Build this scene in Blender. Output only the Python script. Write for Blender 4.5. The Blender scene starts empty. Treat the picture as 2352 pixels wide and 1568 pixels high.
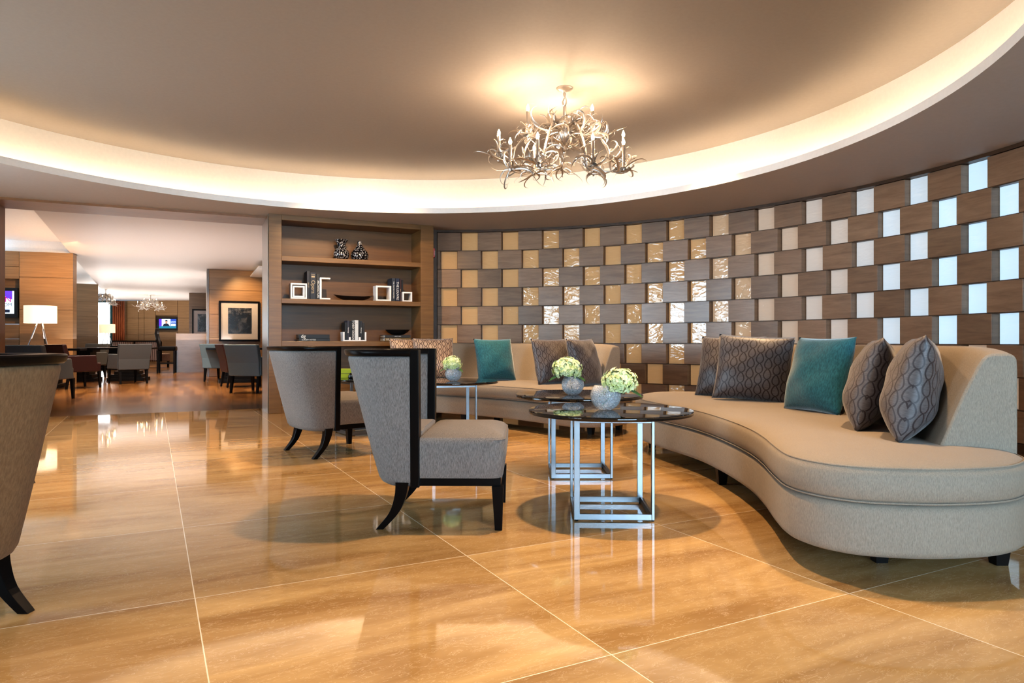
import bpy, math, random
from mathutils import Vector, Matrix
random.seed(7)
PI = math.pi
scn = bpy.context.scene
COL = scn.collection
def R(d): return math.radians(d)

# ------------------------------------------------------------------ materials
def new_mat(name):
    m = bpy.data.materials.new(name); m.use_nodes = True
    nt = m.node_tree
    return m, nt, nt.nodes['Principled BSDF']
def N(nt, t, **kw):
    n = nt.nodes.new(t)
    for k, v in kw.items(): setattr(n, k, v)
    return n
def math_n(nt, op, a, b=None, c=None):
    n = N(nt, 'ShaderNodeMath', operation=op)
    for i, v in enumerate((a, b, c)):
        if v is None: continue
        if isinstance(v, (int, float)): n.inputs[i].default_value = v
        else: nt.links.new(v, n.inputs[i])
    return n.outputs[0]
def mixc(nt, fac, a, b):
    n = N(nt, 'ShaderNodeMix', data_type='RGBA')
    for i, v in ((0, fac), (6, a), (7, b)):
        if isinstance(v, (int, float)): n.inputs[i].default_value = v
        elif isinstance(v, tuple): n.inputs[i].default_value = v if len(v) == 4 else (*v, 1)
        else: nt.links.new(v, n.inputs[i])
    return n.outputs[2]
def coords(nt, scale=(1, 1, 1), rot=(0, 0, 0), kind='Object', loc=(0, 0, 0)):
    tc = N(nt, 'ShaderNodeTexCoord'); mp = N(nt, 'ShaderNodeMapping')
    mp.inputs['Scale'].default_value = scale; mp.inputs['Rotation'].default_value = rot
    mp.inputs['Location'].default_value = loc
    nt.links.new(tc.outputs[kind], mp.inputs[0])
    return mp.outputs[0]
def noise(nt, vec, scale, detail=4, rough=.55, dist=0):
    n = N(nt, 'ShaderNodeTexNoise'); nt.links.new(vec, n.inputs['Vector'])
    n.inputs['Scale'].default_value = scale; n.inputs['Detail'].default_value = detail
    n.inputs['Roughness'].default_value = rough; n.inputs['Distortion'].default_value = dist
    return n.outputs['Fac']
def ramp(nt, fac, p0, p1):
    n = N(nt, 'ShaderNodeMapRange'); nt.links.new(fac, n.inputs[0])
    n.inputs[1].default_value = p0; n.inputs[2].default_value = p1
    return n.outputs[0]
def bump(nt, h, strength, dist=.01):
    n = N(nt, 'ShaderNodeBump'); n.inputs['Strength'].default_value = strength
    n.inputs['Distance'].default_value = dist; nt.links.new(h, n.inputs['Height'])
    return n.outputs[0]
def plain(name, col, rough=.5, metal=0, coat=0, emit=None, es=0, spec=.5):
    m, nt, b = new_mat(name)
    b.inputs['Base Color'].default_value = (*col, 1); b.inputs['Roughness'].default_value = rough
    b.inputs['Metallic'].default_value = metal; b.inputs['Coat Weight'].default_value = coat
    b.inputs['Coat Roughness'].default_value = .08; b.inputs['Specular IOR Level'].default_value = spec
    if emit: b.inputs['Emission Color'].default_value = (*emit, 1); b.inputs['Emission Strength'].default_value = es
    # a little procedural variation so no surface is perfectly flat
    n = noise(nt, coords(nt), 35, 3)
    nt.links.new(mixc(nt, n, tuple(c * .94 for c in col), tuple(min(1, c * 1.06) for c in col)), b.inputs['Base Color'])
    return m
def fabric(name, c1, c2, sc=90, stretch=(1, 1, .14), bs=.25, sheen=.3, rot=(0, 0, 0)):
    m, nt, b = new_mat(name)
    v = coords(nt, stretch, rot)
    n = noise(nt, v, sc, 5, .65); big = noise(nt, coords(nt), 4, 2)
    f = math_n(nt, 'ADD', math_n(nt, 'MULTIPLY', ramp(nt, n, .33, .67), .8), math_n(nt, 'MULTIPLY', big, .2))
    nt.links.new(mixc(nt, f, c1, c2), b.inputs['Base Color'])
    b.inputs['Roughness'].default_value = .75; b.inputs['Specular IOR Level'].default_value = .25
    b.inputs['Sheen Weight'].default_value = sheen; b.inputs['Sheen Roughness'].default_value = .4
    nt.links.new(bump(nt, n, bs, .004), b.inputs['Normal'])
    return m
def wood(name, c1, c2, stretch, sc=6, rough=.4, coat=.15, island=0, bs=.05, rot=(0, 0, 0)):
    m, nt, b = new_mat(name)
    v = coords(nt, stretch, rot)
    if island:
        g = N(nt, 'ShaderNodeNewGeometry'); add = N(nt, 'ShaderNodeVectorMath', operation='ADD')
        sc3 = N(nt, 'ShaderNodeVectorMath', operation='SCALE'); cmb = N(nt, 'ShaderNodeCombineXYZ')
        for i in range(3): nt.links.new(g.outputs['Random Per Island'], cmb.inputs[i])
        nt.links.new(cmb.outputs[0], sc3.inputs[0]); sc3.inputs['Scale'].default_value = 91
        nt.links.new(v, add.inputs[0]); nt.links.new(sc3.outputs[0], add.inputs[1]); v = add.outputs[0]
    n = noise(nt, v, sc, 6, .6, .6); fine = noise(nt, v, sc * 6, 3, .6)
    f = math_n(nt, 'ADD', math_n(nt, 'MULTIPLY', ramp(nt, n, .3, .7), .7), math_n(nt, 'MULTIPLY', fine, .3))
    c = mixc(nt, f, c1, c2)
    if island:
        hs = N(nt, 'ShaderNodeHueSaturation'); nt.links.new(c, hs.inputs['Color'])
        nt.links.new(math_n(nt, 'ADD', math_n(nt, 'MULTIPLY', g.outputs['Random Per Island'], island), 1 - island / 2), hs.inputs['Value'])
        c = hs.outputs[0]
    nt.links.new(c, b.inputs['Base Color']); b.inputs['Roughness'].default_value = rough
    b.inputs['Coat Weight'].default_value = coat; b.inputs['Coat Roughness'].default_value = .2
    nt.links.new(bump(nt, fine, bs, .002), b.inputs['Normal'])
    return m

TILE_A = R(27.6)
def marble_floor():
    m, nt, b = new_mat('polished_marble')
    p = coords(nt, (1, 1, 1), (0, 0, -TILE_A), 'Object')
    sep = N(nt, 'ShaderNodeSeparateXYZ'); nt.links.new(p, sep.inputs[0])
    tu = math_n(nt, 'DIVIDE', math_n(nt, 'SUBTRACT', sep.outputs[0], .125), .98)
    tv = math_n(nt, 'DIVIDE', math_n(nt, 'SUBTRACT', sep.outputs[1], 1.53), .975)
    fu = math_n(nt, 'FRACT', tu); fv = math_n(nt, 'FRACT', tv)
    du = math_n(nt, 'MINIMUM', fu, math_n(nt, 'SUBTRACT', 1, fu)); dv = math_n(nt, 'MINIMUM', fv, math_n(nt, 'SUBTRACT', 1, fv))
    joint = math_n(nt, 'LESS_THAN', math_n(nt, 'MINIMUM', du, dv), .0018)
    cmb = N(nt, 'ShaderNodeCombineXYZ'); nt.links.new(math_n(nt, 'FLOOR', tu), cmb.inputs[0]); nt.links.new(math_n(nt, 'FLOOR', tv), cmb.inputs[1])
    wn = N(nt, 'ShaderNodeTexWhiteNoise', noise_dimensions='2D'); nt.links.new(cmb.outputs[0], wn.inputs['Vector'])
    # per tile offset of the veins
    off = N(nt, 'ShaderNodeVectorMath', operation='MULTIPLY_ADD')
    nt.links.new(wn.outputs['Color'], off.inputs[0]); off.inputs[1].default_value = (7, 7, 7); nt.links.new(p, off.inputs[2])
    st = N(nt, 'ShaderNodeMapping'); st.inputs['Scale'].default_value = (.55, 2.6, 1); st.inputs['Rotation'].default_value = (0, 0, R(8)); nt.links.new(off.outputs[0], st.inputs[0])
    band = noise(nt, st.outputs[0], 2.1, 5, .6, .8)
    st2 = N(nt, 'ShaderNodeMapping'); st2.inputs['Scale'].default_value = (1, 2.6, 1); nt.links.new(off.outputs[0], st2.inputs[0])
    worm = noise(nt, st2.outputs[0], 11, 4, .65, 2.2)
    vein = math_n(nt, 'SUBTRACT', 1, ramp(nt, math_n(nt, 'ABSOLUTE', math_n(nt, 'SUBTRACT', worm, .56)), 0, .016))
    c = mixc(nt, ramp(nt, band, .3, .72), (.30, .17, .066), (.55, .365, .17))
    c = mixc(nt, math_n(nt, 'MULTIPLY', vein, .55), c, (.70, .53, .34))
    hs = N(nt, 'ShaderNodeHueSaturation'); nt.links.new(c, hs.inputs['Color'])
    nt.links.new(math_n(nt, 'ADD', math_n(nt, 'MULTIPLY', wn.outputs['Value'], .22), .88), hs.inputs['Value'])
    c = mixc(nt, joint, hs.outputs[0], (.8, .7, .55))
    nt.links.new(c, b.inputs['Base Color'])
    b.inputs['Roughness'].default_value = .045; b.inputs['IOR'].default_value = 1.55
    return m
def plank_floor():
    m, nt, b = new_mat('oak_planks')
    v = coords(nt, (1, 1, 1), (0, 0, -R(25.5)))
    br = N(nt, 'ShaderNodeTexBrick'); nt.links.new(v, br.inputs['Vector'])
    br.inputs['Scale'].default_value = 1; br.inputs['Brick Width'].default_value = .16; br.inputs['Row Height'].default_value = 1.1
    br.inputs['Mortar Size'].default_value = .002; br.inputs['Color1'].default_value = (.075, .03, .008, 1); br.inputs['Color2'].default_value = (.30, .14, .042, 1)
    br.inputs['Mortar'].default_value = (.04, .02, .01, 1)
    n = noise(nt, coords(nt, (9, 1, 1), (0, 0, -R(25.5))), 3, 6, .65)
    c = mixc(nt, ramp(nt, n, .3, .7), (.09, .038, .012), br.outputs['Color'])
    nt.links.new(c, b.inputs['Base Color']); b.inputs['Roughness'].default_value = .2; b.inputs['Specular IOR Level'].default_value = .3
    nt.links.new(bump(nt, n, .06, .002), b.inputs['Normal'])
    return m
def loops_fabric(name, ground1, ground2, line):
    m, nt, b = new_mat(name)
    tc = N(nt, 'ShaderNodeTexCoord'); sep = N(nt, 'ShaderNodeSeparateXYZ'); nt.links.new(tc.outputs['UV'], sep.inputs[0])
    u = math_n(nt, 'MULTIPLY', sep.outputs[0], 9.0); w = math_n(nt, 'MULTIPLY', sep.outputs[1], 6.5)
    col = math_n(nt, 'FLOOR', u)
    x = math_n(nt, 'SUBTRACT', math_n(nt, 'FRACT', u), .5)
    y = math_n(nt, 'FRACT', math_n(nt, 'ADD', w, math_n(nt, 'MULTIPLY', math_n(nt, 'FRACT', math_n(nt, 'MULTIPLY', col, .5)), 1.0)))
    # teardrop: half width rises quickly from the rounded foot and pinches at the tip
    s = math_n(nt, 'SINE', math_n(nt, 'MULTIPLY', math_n(nt, 'POWER', y, .72), PI))
    half = math_n(nt, 'MULTIPLY', math_n(nt, 'POWER', math_n(nt, 'MAXIMUM', s, 0), .75), .40)
    y2 = math_n(nt, 'MINIMUM', math_n(nt, 'ADD', y, .02), .999)
    s2 = math_n(nt, 'SINE', math_n(nt, 'MULTIPLY', math_n(nt, 'POWER', y2, .72), PI))
    half2 = math_n(nt, 'MULTIPLY', math_n(nt, 'POWER', math_n(nt, 'MAXIMUM', s2, 0), .75), .40)
    sl = math_n(nt, 'MULTIPLY', math_n(nt, 'SUBTRACT', half2, half), 50 * .71)
    nrm = math_n(nt, 'SQRT', math_n(nt, 'ADD', math_n(nt, 'MULTIPLY', sl, sl), 1))
    d = math_n(nt, 'DIVIDE', math_n(nt, 'ABSOLUTE', math_n(nt, 'SUBTRACT', math_n(nt, 'ABSOLUTE', x), half)), nrm)
    ln = math_n(nt, 'LESS_THAN', d, .07)
    n = noise(nt, coords(nt, (2, 2, 40)), 12, 4, .6)
    g = mixc(nt, ramp(nt, n, .3, .7), ground1, ground2)
    nt.links.new(mixc(nt, ln, g, line), b.inputs['Base Color'])
    b.inputs['Roughness'].default_value = .45; b.inputs['Sheen Weight'].default_value = .3
    nt.links.new(bump(nt, ln, .3, .003), b.inputs['Normal'])
    return m

M = {}
M['marble'] = marble_floor(); M['planks'] = plank_floor()
M['ceil'] = plain('ceiling_paint', (.34, .30, .265), .7)
M['soffit'] = plain('soffit_paint', (.50, .45, .42), .7)
M['ceil_hall'] = plain('hall_ceiling_paint', (.66, .62, .60), .5)
M['white'] = plain('white_paint', (.82, .80, .77), .5)
M['lip'] = plain('cove_lip_paint', (.84, .82, .80), .5)
M['cove'] = plain('cove_wall_paint', (.82, .74, .64), .6)
M['plaster'] = plain('plaster', (.45, .40, .34), .7)
M['shelf_wood'] = wood('shelf_veneer', (.12, .056, .015), (.225, .116, .035), (.5, .5, 8), 3.5, .42, .1)
M['shelf_back'] = wood('shelf_back_veneer', (.095, .040, .008), (.18, .078, .018), (.4, .4, 7), 3, .45, .1)
M['shelf_side'] = wood('shelf_side_veneer', (.105, .075, .05), (.2, .14, .09), (7, 7, .5), 3, .28, .5)
M['block'] = wood('wall_block_oak', (.17, .098, .058), (.31, .195, .122), (.55, .55, 4.5), 5, .36, .25, .35, .12)
M['frame_wood'] = wood('dark_oak_frame', (.05, .026, .014), (.1, .055, .03), (2, 2, 2), 6, .45, .1)
M['header'] = wood('header_veneer', (.17, .068, .02), (.29, .12, .038), (1, 1, 1), 3, .4, .0)
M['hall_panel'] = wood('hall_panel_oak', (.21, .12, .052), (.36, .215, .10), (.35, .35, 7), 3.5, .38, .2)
M['hall_panel_dark'] = wood('hall_panel_shadow_oak', (.15, .09, .042), (.27, .165, .08), (.35, .35, 7), 3.5, .38, .2)  # darker copy of the hall panel oak, shade put into its colour
M['chair_fabric'] = fabric('chenille', (.10, .088, .083), (.27, .243, .226), 330, (1, 1, .2), .4, .12)
M['chair_velvet'] = fabric('tan_velvet', (.15, .092, .048), (.26, .17, .095), 150, (1, 1, .25), .25, .05)
M['sofa_fabric'] = fabric('sofa_weave', (.19, .158, .126), (.31, .26, .207), 380, (1, 1, .2), .35, .1)
M['teal'] = fabric('teal_velvet', (.004, .045, .065), (.02, .13, .17), 130, (1, 1, .35), .4, .6)
M['loops_dark'] = loops_fabric('loop_jacquard_grey', (.045, .037, .037), (.12, .10, .10), (.013, .003, .004))
M['loops_light'] = loops_fabric('loop_jacquard_beige', (.36, .25, .18), (.50, .36, .26), (.05, .018, .014))
M['ebony'] = plain('ebony_lacquer', (.005, .004, .004), .3, 0, .0, spec=.12)
M['ebony_matt'] = plain('ebony_stain', (.006, .005, .005), .4, spec=.2)
M['glass_top'] = plain('black_glass', (.004, .004, .005), .02, 0, 0, spec=.9)
M['steel'] = plain('brushed_steel', (.21, .225, .245), .33, 1)
M['chrome'] = plain('polished_chrome', (.75, .75, .76), .1, 1)
M['silver'] = plain('silver_leaf', (.52, .47, .42), .3, .85)
M['bulb'] = plain('lit_bulb', (1, .9, .75), .3, emit=(1, .72, .40), es=60)
M['led'] = plain('cove_strip', (1, .85, .6), .4, emit=(1, .79, .56), es=17)
M['white_lacquer'] = plain('white_lacquer', (.80, .80, .82), .35)
M['black_gloss'] = plain('black_ceramic', (.008, .008, .009), .1, 0, .5)
M['paper'] = plain('paper_edges', (.62, .62, .60), .7)
M['ink_white'] = plain('white_lettering', (.8, .8, .78), .6)
M['ink_gold'] = plain('gold_lettering', (.45, .37, .24), .5)
M['ink_dark'] = plain('dark_lettering', (.03, .03, .03), .6)
M['red'] = plain('red_plastic', (.5, .02, .02), .4)
M['lime'] = plain('lime_lacquer', (.28, .34, .02), .35)
M['petal'] = fabric('hydrangea_petals', (.46, .58, .16), (.88, .92, .66), 28, (1, 1, 1), .1, .1)
M['leaf'] = fabric('hydrangea_leaf', (.012, .06, .012), (.03, .13, .025), 30, (1, 1, 1), .2, .1)
M['grey_leather'] = plain('grey_leather', (.07, .072, .074), .45)
M['blue_leather'] = plain('blue_grey_leather', (.14, .20, .235), .45)
M['wine_leather'] = plain('burgundy_leather', (.028, .007, .006), .4)
M['stripe'] = None
M['matboard'] = plain('mat_board', (.52, .51, .52), .7)
M['shade_cream'] = plain('linen_shade_cream', (.75, .68, .58), .8, emit=(1, .80, .58), es=.85)
M['shade_amber'] = plain('linen_shade_amber', (.75, .55, .40), .8, emit=(1, .50, .26), es=.9)
M['screen_blue'] = plain('screen_blue', (.02, .05, .2), .3, emit=(.03, .08, .45), es=1.2)
M['screen_white'] = plain('screen_white', (.7, .8, .9), .3, emit=(.62, .82, 1), es=1.3)
M['screen_purple'] = plain('screen_purple', (.1, .05, .4), .3, emit=(.10, .03, .75), es=1.0)
M['screen_dark'] = plain('screen_dark', (.01, .01, .02), .3, emit=(.01, .02, .05), es=1)
M['screen_teal'] = plain('screen_teal', (.01, .1, .15), .3, emit=(.01, .20, .32), es=1)
M['skin'] = plain('screen_skin', (.4, .25, .18), .4, emit=(.45, .25, .17), es=.9)
M['screen_red'] = plain('screen_red', (.3, .0, .1), .3, emit=(.35, .0, .25), es=1)
M['day'] = plain('daylight_glass', (.8, .9, 1), .3, emit=(.86, .95, 1), es=9)
M['teal_frame'] = plain('teal_window_frame', (.01, .09, .10), .4)
M['travertine'] = wood('travertine_slab', (.11, .062, .034), (.20, .12, .07), (.6, .6, 4), 2.4, .25, .2)

def curtain_mat():
    return fabric('rust_curtain', (.26, .065, .02), (.44, .13, .045), 30, (1, 1, .1), .1)
M['curtain'] = curtain_mat()
def stripe_mat():
    m, nt, b = new_mat('striped_upholstery')
    v = coords(nt); sep = N(nt, 'ShaderNodeSeparateXYZ'); nt.links.new(v, sep.inputs[0])
    f = math_n(nt, 'GREATER_THAN', math_n(nt, 'FRACT', math_n(nt, 'MULTIPLY', sep.outputs[0], 15)), .55)
    nt.links.new(mixc(nt, f, (.46, .34, .27), (.15, .095, .075)), b.inputs['Base Color']); b.inputs['Roughness'].default_value = .8
    return m
M['stripe'] = stripe_mat()
def print_mat(seed):
    m, nt, b = new_mat('photo_print')
    v = coords(nt, (1, 1, 1), loc=(seed, seed * 2, seed))
    n = noise(nt, v, 5, 7, .7, .4); sep = N(nt, 'ShaderNodeSeparateXYZ'); nt.links.new(coords(nt), sep.inputs[0])
    hi = ramp(nt, sep.outputs[2], -.05, .2)
    f = math_n(nt, 'MULTIPLY', ramp(nt, n, .48, .75), math_n(nt, 'ADD', math_n(nt, 'MULTIPLY', hi, .8), .35))
    nt.links.new(mixc(nt, f, (.008, .008, .008), (.25, .25, .25)), b.inputs['Base Color']); b.inputs['Roughness'].default_value = .25
    return m
M['print'] = print_mat(3.3); M['print2'] = print_mat(8.1)
def mosaic_mat():
    m, nt, b = new_mat('flecked_ceramic')
    v = coords(nt, (1, 1, .55)); vo = N(nt, 'ShaderNodeTexVoronoi'); nt.links.new(v, vo.inputs['Vector']); vo.inputs['Scale'].default_value = 62
    f = math_n(nt, 'LESS_THAN', vo.outputs['Distance'], .40)
    nt.links.new(mixc(nt, f, (.008, .008, .01), (.36, .36, .38)), b.inputs['Base Color']); b.inputs['Roughness'].default_value = .2
    return m
M['mosaic'] = mosaic_mat()
def crystal_mat():
    m, nt, b = new_mat('cut_crystal')
    vo = N(nt, 'ShaderNodeTexVoronoi'); nt.links.new(coords(nt), vo.inputs['Vector']); vo.inputs['Scale'].default_value = 62
    rim = ramp(nt, math_n(nt, 'ABSOLUTE', math_n(nt, 'SUBTRACT', vo.outputs['Distance'], .42)), .14, .02)
    b.inputs['Base Color'].default_value = (.95, .97, 1, 1); b.inputs['Roughness'].default_value = .05; b.inputs['IOR'].default_value = 1.9
    nt.links.new(bump(nt, rim, 1.0, .006), b.inputs['Normal'])
    tr_ = N(nt, 'ShaderNodeBsdfTransparent'); tr_.inputs[0].default_value = (.95, .97, 1, 1); mx = N(nt, 'ShaderNodeMixShader')
    lw = N(nt, 'ShaderNodeLayerWeight'); lw.inputs[0].default_value = .35
    f = math_n(nt, 'MINIMUM', math_n(nt, 'ADD', math_n(nt, 'ADD', math_n(nt, 'MULTIPLY', rim, .45), .18), math_n(nt, 'MULTIPLY', lw.outputs['Facing'], .4)), 1)
    nt.links.new(f, mx.inputs[0]); nt.links.new(tr_.outputs[0], mx.inputs[1]); nt.links.new(b.outputs[0], mx.inputs[2])
    nt.links.new(mx.outputs[0], nt.nodes['Material Output'].inputs[0])
    return m
M['crystal'] = crystal_mat()
def pane_mat(t):  # backlight from behind the wall put into the pane's glow and base colour
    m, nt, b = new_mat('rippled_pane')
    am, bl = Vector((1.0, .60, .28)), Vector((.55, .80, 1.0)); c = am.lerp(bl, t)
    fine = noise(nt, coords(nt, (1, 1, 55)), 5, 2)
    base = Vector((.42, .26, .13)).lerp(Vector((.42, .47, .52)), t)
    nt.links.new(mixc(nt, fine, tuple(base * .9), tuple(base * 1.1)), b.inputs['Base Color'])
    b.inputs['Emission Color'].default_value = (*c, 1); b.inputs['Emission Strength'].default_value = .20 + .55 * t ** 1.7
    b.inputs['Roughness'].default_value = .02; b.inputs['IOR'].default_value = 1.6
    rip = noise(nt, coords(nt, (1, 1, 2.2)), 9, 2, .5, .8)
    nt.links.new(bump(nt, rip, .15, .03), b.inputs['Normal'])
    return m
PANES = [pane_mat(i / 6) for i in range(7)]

# ------------------------------------------------------------------ mesh building
class MB:
    def __init__(s): s.v = []; s.f = []; s.uv = None
    def add(s, vs, fs):
        o = len(s.v); s.v += [tuple(p) for p in vs]; s.f += [[i + o for i in f] for f in fs]; return s
    def box(s, x0, x1, y0, y1, z0, z1, mtx=None):
        vs = [Vector((x, y, z)) for z in (z0, z1) for y in (y0, y1) for x in (x0, x1)]
        if mtx: vs = [mtx @ p for p in vs]
        return s.add(vs, [(0, 2, 3, 1), (4, 5, 7, 6), (0, 1, 5, 4), (2, 6, 7, 3), (0, 4, 6, 2), (1, 3, 7, 5)])
    def hexa(s, p8): return s.add(p8, [(0, 2, 3, 1), (4, 5, 7, 6), (0, 1, 5, 4), (2, 6, 7, 3), (0, 4, 6, 2), (1, 3, 7, 5)])
    def loft(s, loops, caps=(True, True), closed=True):
        n = len(loops[0]); o = len(s.v)
        for l in loops: s.v += [tuple(p) for p in l]
        for k in range(len(loops) - 1):
            for i in range(n if closed else n - 1):
                j = (i + 1) % n
                s.f.append([o + k * n + i, o + k * n + j, o + (k + 1) * n + j, o + (k + 1) * n + i])
        if caps[0]: s.f.append([o + i for i in reversed(range(n))])
        if caps[1]: s.f.append([o + (len(loops) - 1) * n + i for i in range(n)])
        return s
    def prism(s, poly, z0, z1): return s.loft([[(x, y, z0) for x, y in poly], [(x, y, z1) for x, y in poly]])
    def lathe(s, prof, n=32, c=(0, 0, 0), caps=(True, True)):
        return s.loft([[(c[0] + r * math.cos(2 * PI * i / n), c[1] + r * math.sin(2 * PI * i / n), c[2] + z) for i in range(n)] for r, z in prof], caps)
    def tube(s, path, rad, n=8, flat=1.0, up=(0, 0, 1), square=False, closed=False):
        path = [Vector(p) for p in path]; L = []
        nrm = None
        for i, p in enumerate(path):
            a = path[i - 1] if i or closed else p; b = path[(i + 1) % len(path)] if i < len(path) - 1 or closed else p
            t = (b - a).normalized()
            if nrm is None:
                nrm = t.cross(Vector(up)); nrm = nrm.normalized() if nrm.length > 1e-4 else t.orthogonal().normalized()
            nrm = (nrm - t * nrm.dot(t)).normalized(); bn = t.cross(nrm)
            r = rad[i] if isinstance(rad, (list, tuple)) else rad
            if square: L.append([p + nrm * r * a1 + bn * r * flat * b1 for a1, b1 in ((-1, -1), (1, -1), (1, 1), (-1, 1))])
            else: L.append([p + nrm * r * math.cos(2 * PI * k / n) + bn * r * flat * math.sin(2 * PI * k / n) for k in range(n)])
        if closed: L.append(L[0]); return s.loft(L, (False, False))
        return s.loft(L)
    def build(s, name, mat, parent=None, smooth=False, bevel=0, loc=None, rz=0, sub=0, angle=40):
        me = bpy.data.meshes.new(name); me.from_pydata(s.v, [], s.f); me.update()
        import bmesh
        bm = bmesh.new(); bm.from_mesh(me); bmesh.ops.recalc_face_normals(bm, faces=bm.faces); bm.to_mesh(me); bm.free()
        if s.uv:
            uvl = me.uv_layers.new(name='UVMap')
            for lp in me.loops: uvl.data[lp.index].uv = s.uv[lp.vertex_index]
        if smooth:
            for p in me.polygons: p.use_smooth = True
            if angle < 180:
                bm = bmesh.new(); bm.from_mesh(me)
                for e in bm.edges:
                    if len(e.link_faces) == 2 and e.calc_face_angle(0) > R(angle): e.smooth = False
                bm.to_mesh(me); bm.free()
        me.materials.append(mat)
        o = bpy.data.objects.new(name, me); COL.objects.link(o)
        if parent: o.parent = parent
        if loc is not None: o.location = loc
        o.rotation_euler = (0, 0, rz)
        if bevel:
            md = o.modifiers.new('bevel', 'BEVEL'); md.width = bevel; md.segments = 2; md.limit_method = 'ANGLE'
        if sub:
            md = o.modifiers.new('sub', 'SUBSURF'); md.levels = sub; md.render_levels = sub
        return o
def tag(o, label, cat, group=None):
    o['label'] = label; o['category'] = cat
    if group: o['group'] = group
    return o
def struct(o): o['kind'] = 'structure'; return o
def thing(name, label, cat, loc=(0, 0, 0), rz=0, group=None):
    o = bpy.data.objects.new(name, None); COL.objects.link(o); o.empty_display_size = .1
    o.location = loc; o.rotation_euler = (0, 0, rz); return tag(o, label, cat, group)
def copy_tree(src, label, loc, rz=None, scale=None):
    def rec(o, par):
        c = o.copy(); COL.objects.link(c)
        if par: c.parent = par
        for ch in list(o.children): rec(ch, c)
        return c
    kids = list(src.children)
    c = src.copy(); COL.objects.link(c); c['label'] = label; c.location = loc
    if rz is not None: c.rotation_euler = (0, 0, rz)
    if scale: c.scale = scale
    for k in kids: rec(k, c)
    return c
def text(name, s, size, mat, parent, mtx, ext=.0006, align='CENTER'):
    cu = bpy.data.curves.new(name, 'FONT'); cu.body = s; cu.size = size; cu.extrude = ext; cu.align_x = align; cu.align_y = 'CENTER'
    t = bpy.data.objects.new('tmp', cu); COL.objects.link(t)
    dg = bpy.context.evaluated_depsgraph_get(); dg.update()
    me = bpy.data.meshes.new_from_object(t.evaluated_get(dg)); bpy.data.objects.remove(t)
    me.name = name; me.transform(mtx); me.materials.clear(); me.materials.append(mat)
    o = bpy.data.objects.new(name, me); COL.objects.link(o)
    if parent: o.parent = parent
    return o
def smooth_closed(pts, k=6):
    out = []; n = len(pts)
    for i in range(n):
        p0, p1, p2, p3 = (Vector(pts[(i + j - 1) % n]) for j in range(4))
        for q in range(k):
            t = q / k
            out.append(.5 * ((2 * p1) + (p2 - p0) * t + (2 * p0 - 5 * p1 + 4 * p2 - p3) * t * t + (3 * p1 - p0 - 3 * p2 + p3) * t ** 3))
    return out
def smooth_open(pts, k=6):
    out = []; n = len(pts)
    for i in range(n - 1):
        p0, p1, p2, p3 = (Vector(pts[min(max(i + j - 1, 0), n - 1)]) for j in range(4))
        for q in range(k):
            t = q / k
            out.append(.5 * ((2 * p1) + (p2 - p0) * t + (2 * p0 - 5 * p1 + 4 * p2 - p3) * t * t + (3 * p1 - p0 - 3 * p2 + p3) * t ** 3))
    out.append(Vector(pts[-1])); return out
def inset(loop, d):
    n = len(loop); out = []
    area = sum(loop[i].x * loop[(i + 1) % n].y - loop[(i + 1) % n].x * loop[i].y for i in range(n))
    sg = 1 if area > 0 else -1
    for i in range(n):
        t = (loop[(i + 1) % n] - loop[i - 1]); nr = Vector((-t.y, t.x)).normalized() * sg
        out.append(loop[i] + nr * d)
    return out
def ring3(loop, z): return [(p.x, p.y, z) for p in loop]
def area_light(name, loc, rot, sx, sy, power, col, shadow=True, spread=180):
    l = bpy.data.lights.new(name, 'AREA'); l.shape = 'RECTANGLE'; l.size = sx; l.size_y = sy; l.energy = power; l.color = col
    l.spread = R(spread)
    o = bpy.data.objects.new(name, l); COL.objects.link(o); o.location = loc; o.rotation_euler = rot; return o
def spot(name, loc, power, col, ang=95, blend=.6, rad=.06, target=None):
    l = bpy.data.lights.new(name, 'SPOT'); l.energy = power; l.color = col; l.spot_size = R(ang); l.spot_blend = blend; l.shadow_soft_size = rad
    o = bpy.data.objects.new(name, l); COL.objects.link(o); o.location = loc
    if target: o.rotation_euler = (Vector(target) - Vector(loc)).to_track_quat('-Z', 'Y').to_euler()
    return o

# ------------------------------------------------------------------ camera
F, H, CX, CY = 1580.0, .85, 1176.0, 784.0
cam = bpy.data.cameras.new('camera'); cam.sensor_width = 36; cam.lens = 36 * F / 2352; cam.clip_end = 100
co = bpy.data.objects.new('camera', cam); COL.objects.link(co); co.location = (0, 0, H); co.rotation_euler = (PI / 2, 0, 0); scn.camera = co
def at(px, d, z=0): return Vector(((px - CX) / F * d, d, z))

# frame aligned with shelf and opening
AL = R(25.0); U = Vector((math.cos(AL), math.sin(AL), 0)); V = Vector((-math.sin(AL), math.cos(AL), 0)); O = Vector((-2.86, 8.09, 0))
def G(u, v, z=0): return O + U * u + V * v + Vector((0, 0, z))
def g_u(px, v):      # distance along the shelf seen at a photo column
    k = (px - CX) / F; b = O + V * v
    return -(b.x - k * b.y) / (U.x - k * U.y)
ZC = 2.355
C = Vector((-.95, 4.45)); RW = 4.86; RL = 3.63; RU = 3.86; ZU = 2.80

# ------------------------------------------------------------------ setting
# floors
vb = .70
fl = MB(); fl.add([(-9, -6, 0), (9, -6, 0), (9, 14, 0), tuple(G(8, vb)), tuple(G(-6.5, vb)), (-9, 4, 0)], [(0, 1, 2, 3, 4, 5)])
struct(fl.build('floor', M['marble']))
f2 = MB(); f2.add([tuple(G(-16, vb)), tuple(G(3.6, vb)), tuple(G(3.6, 26)), tuple(G(-16, 26))], [(0, 1, 2, 3)])
struct(f2.build('floor_timber', M['planks']))
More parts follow.
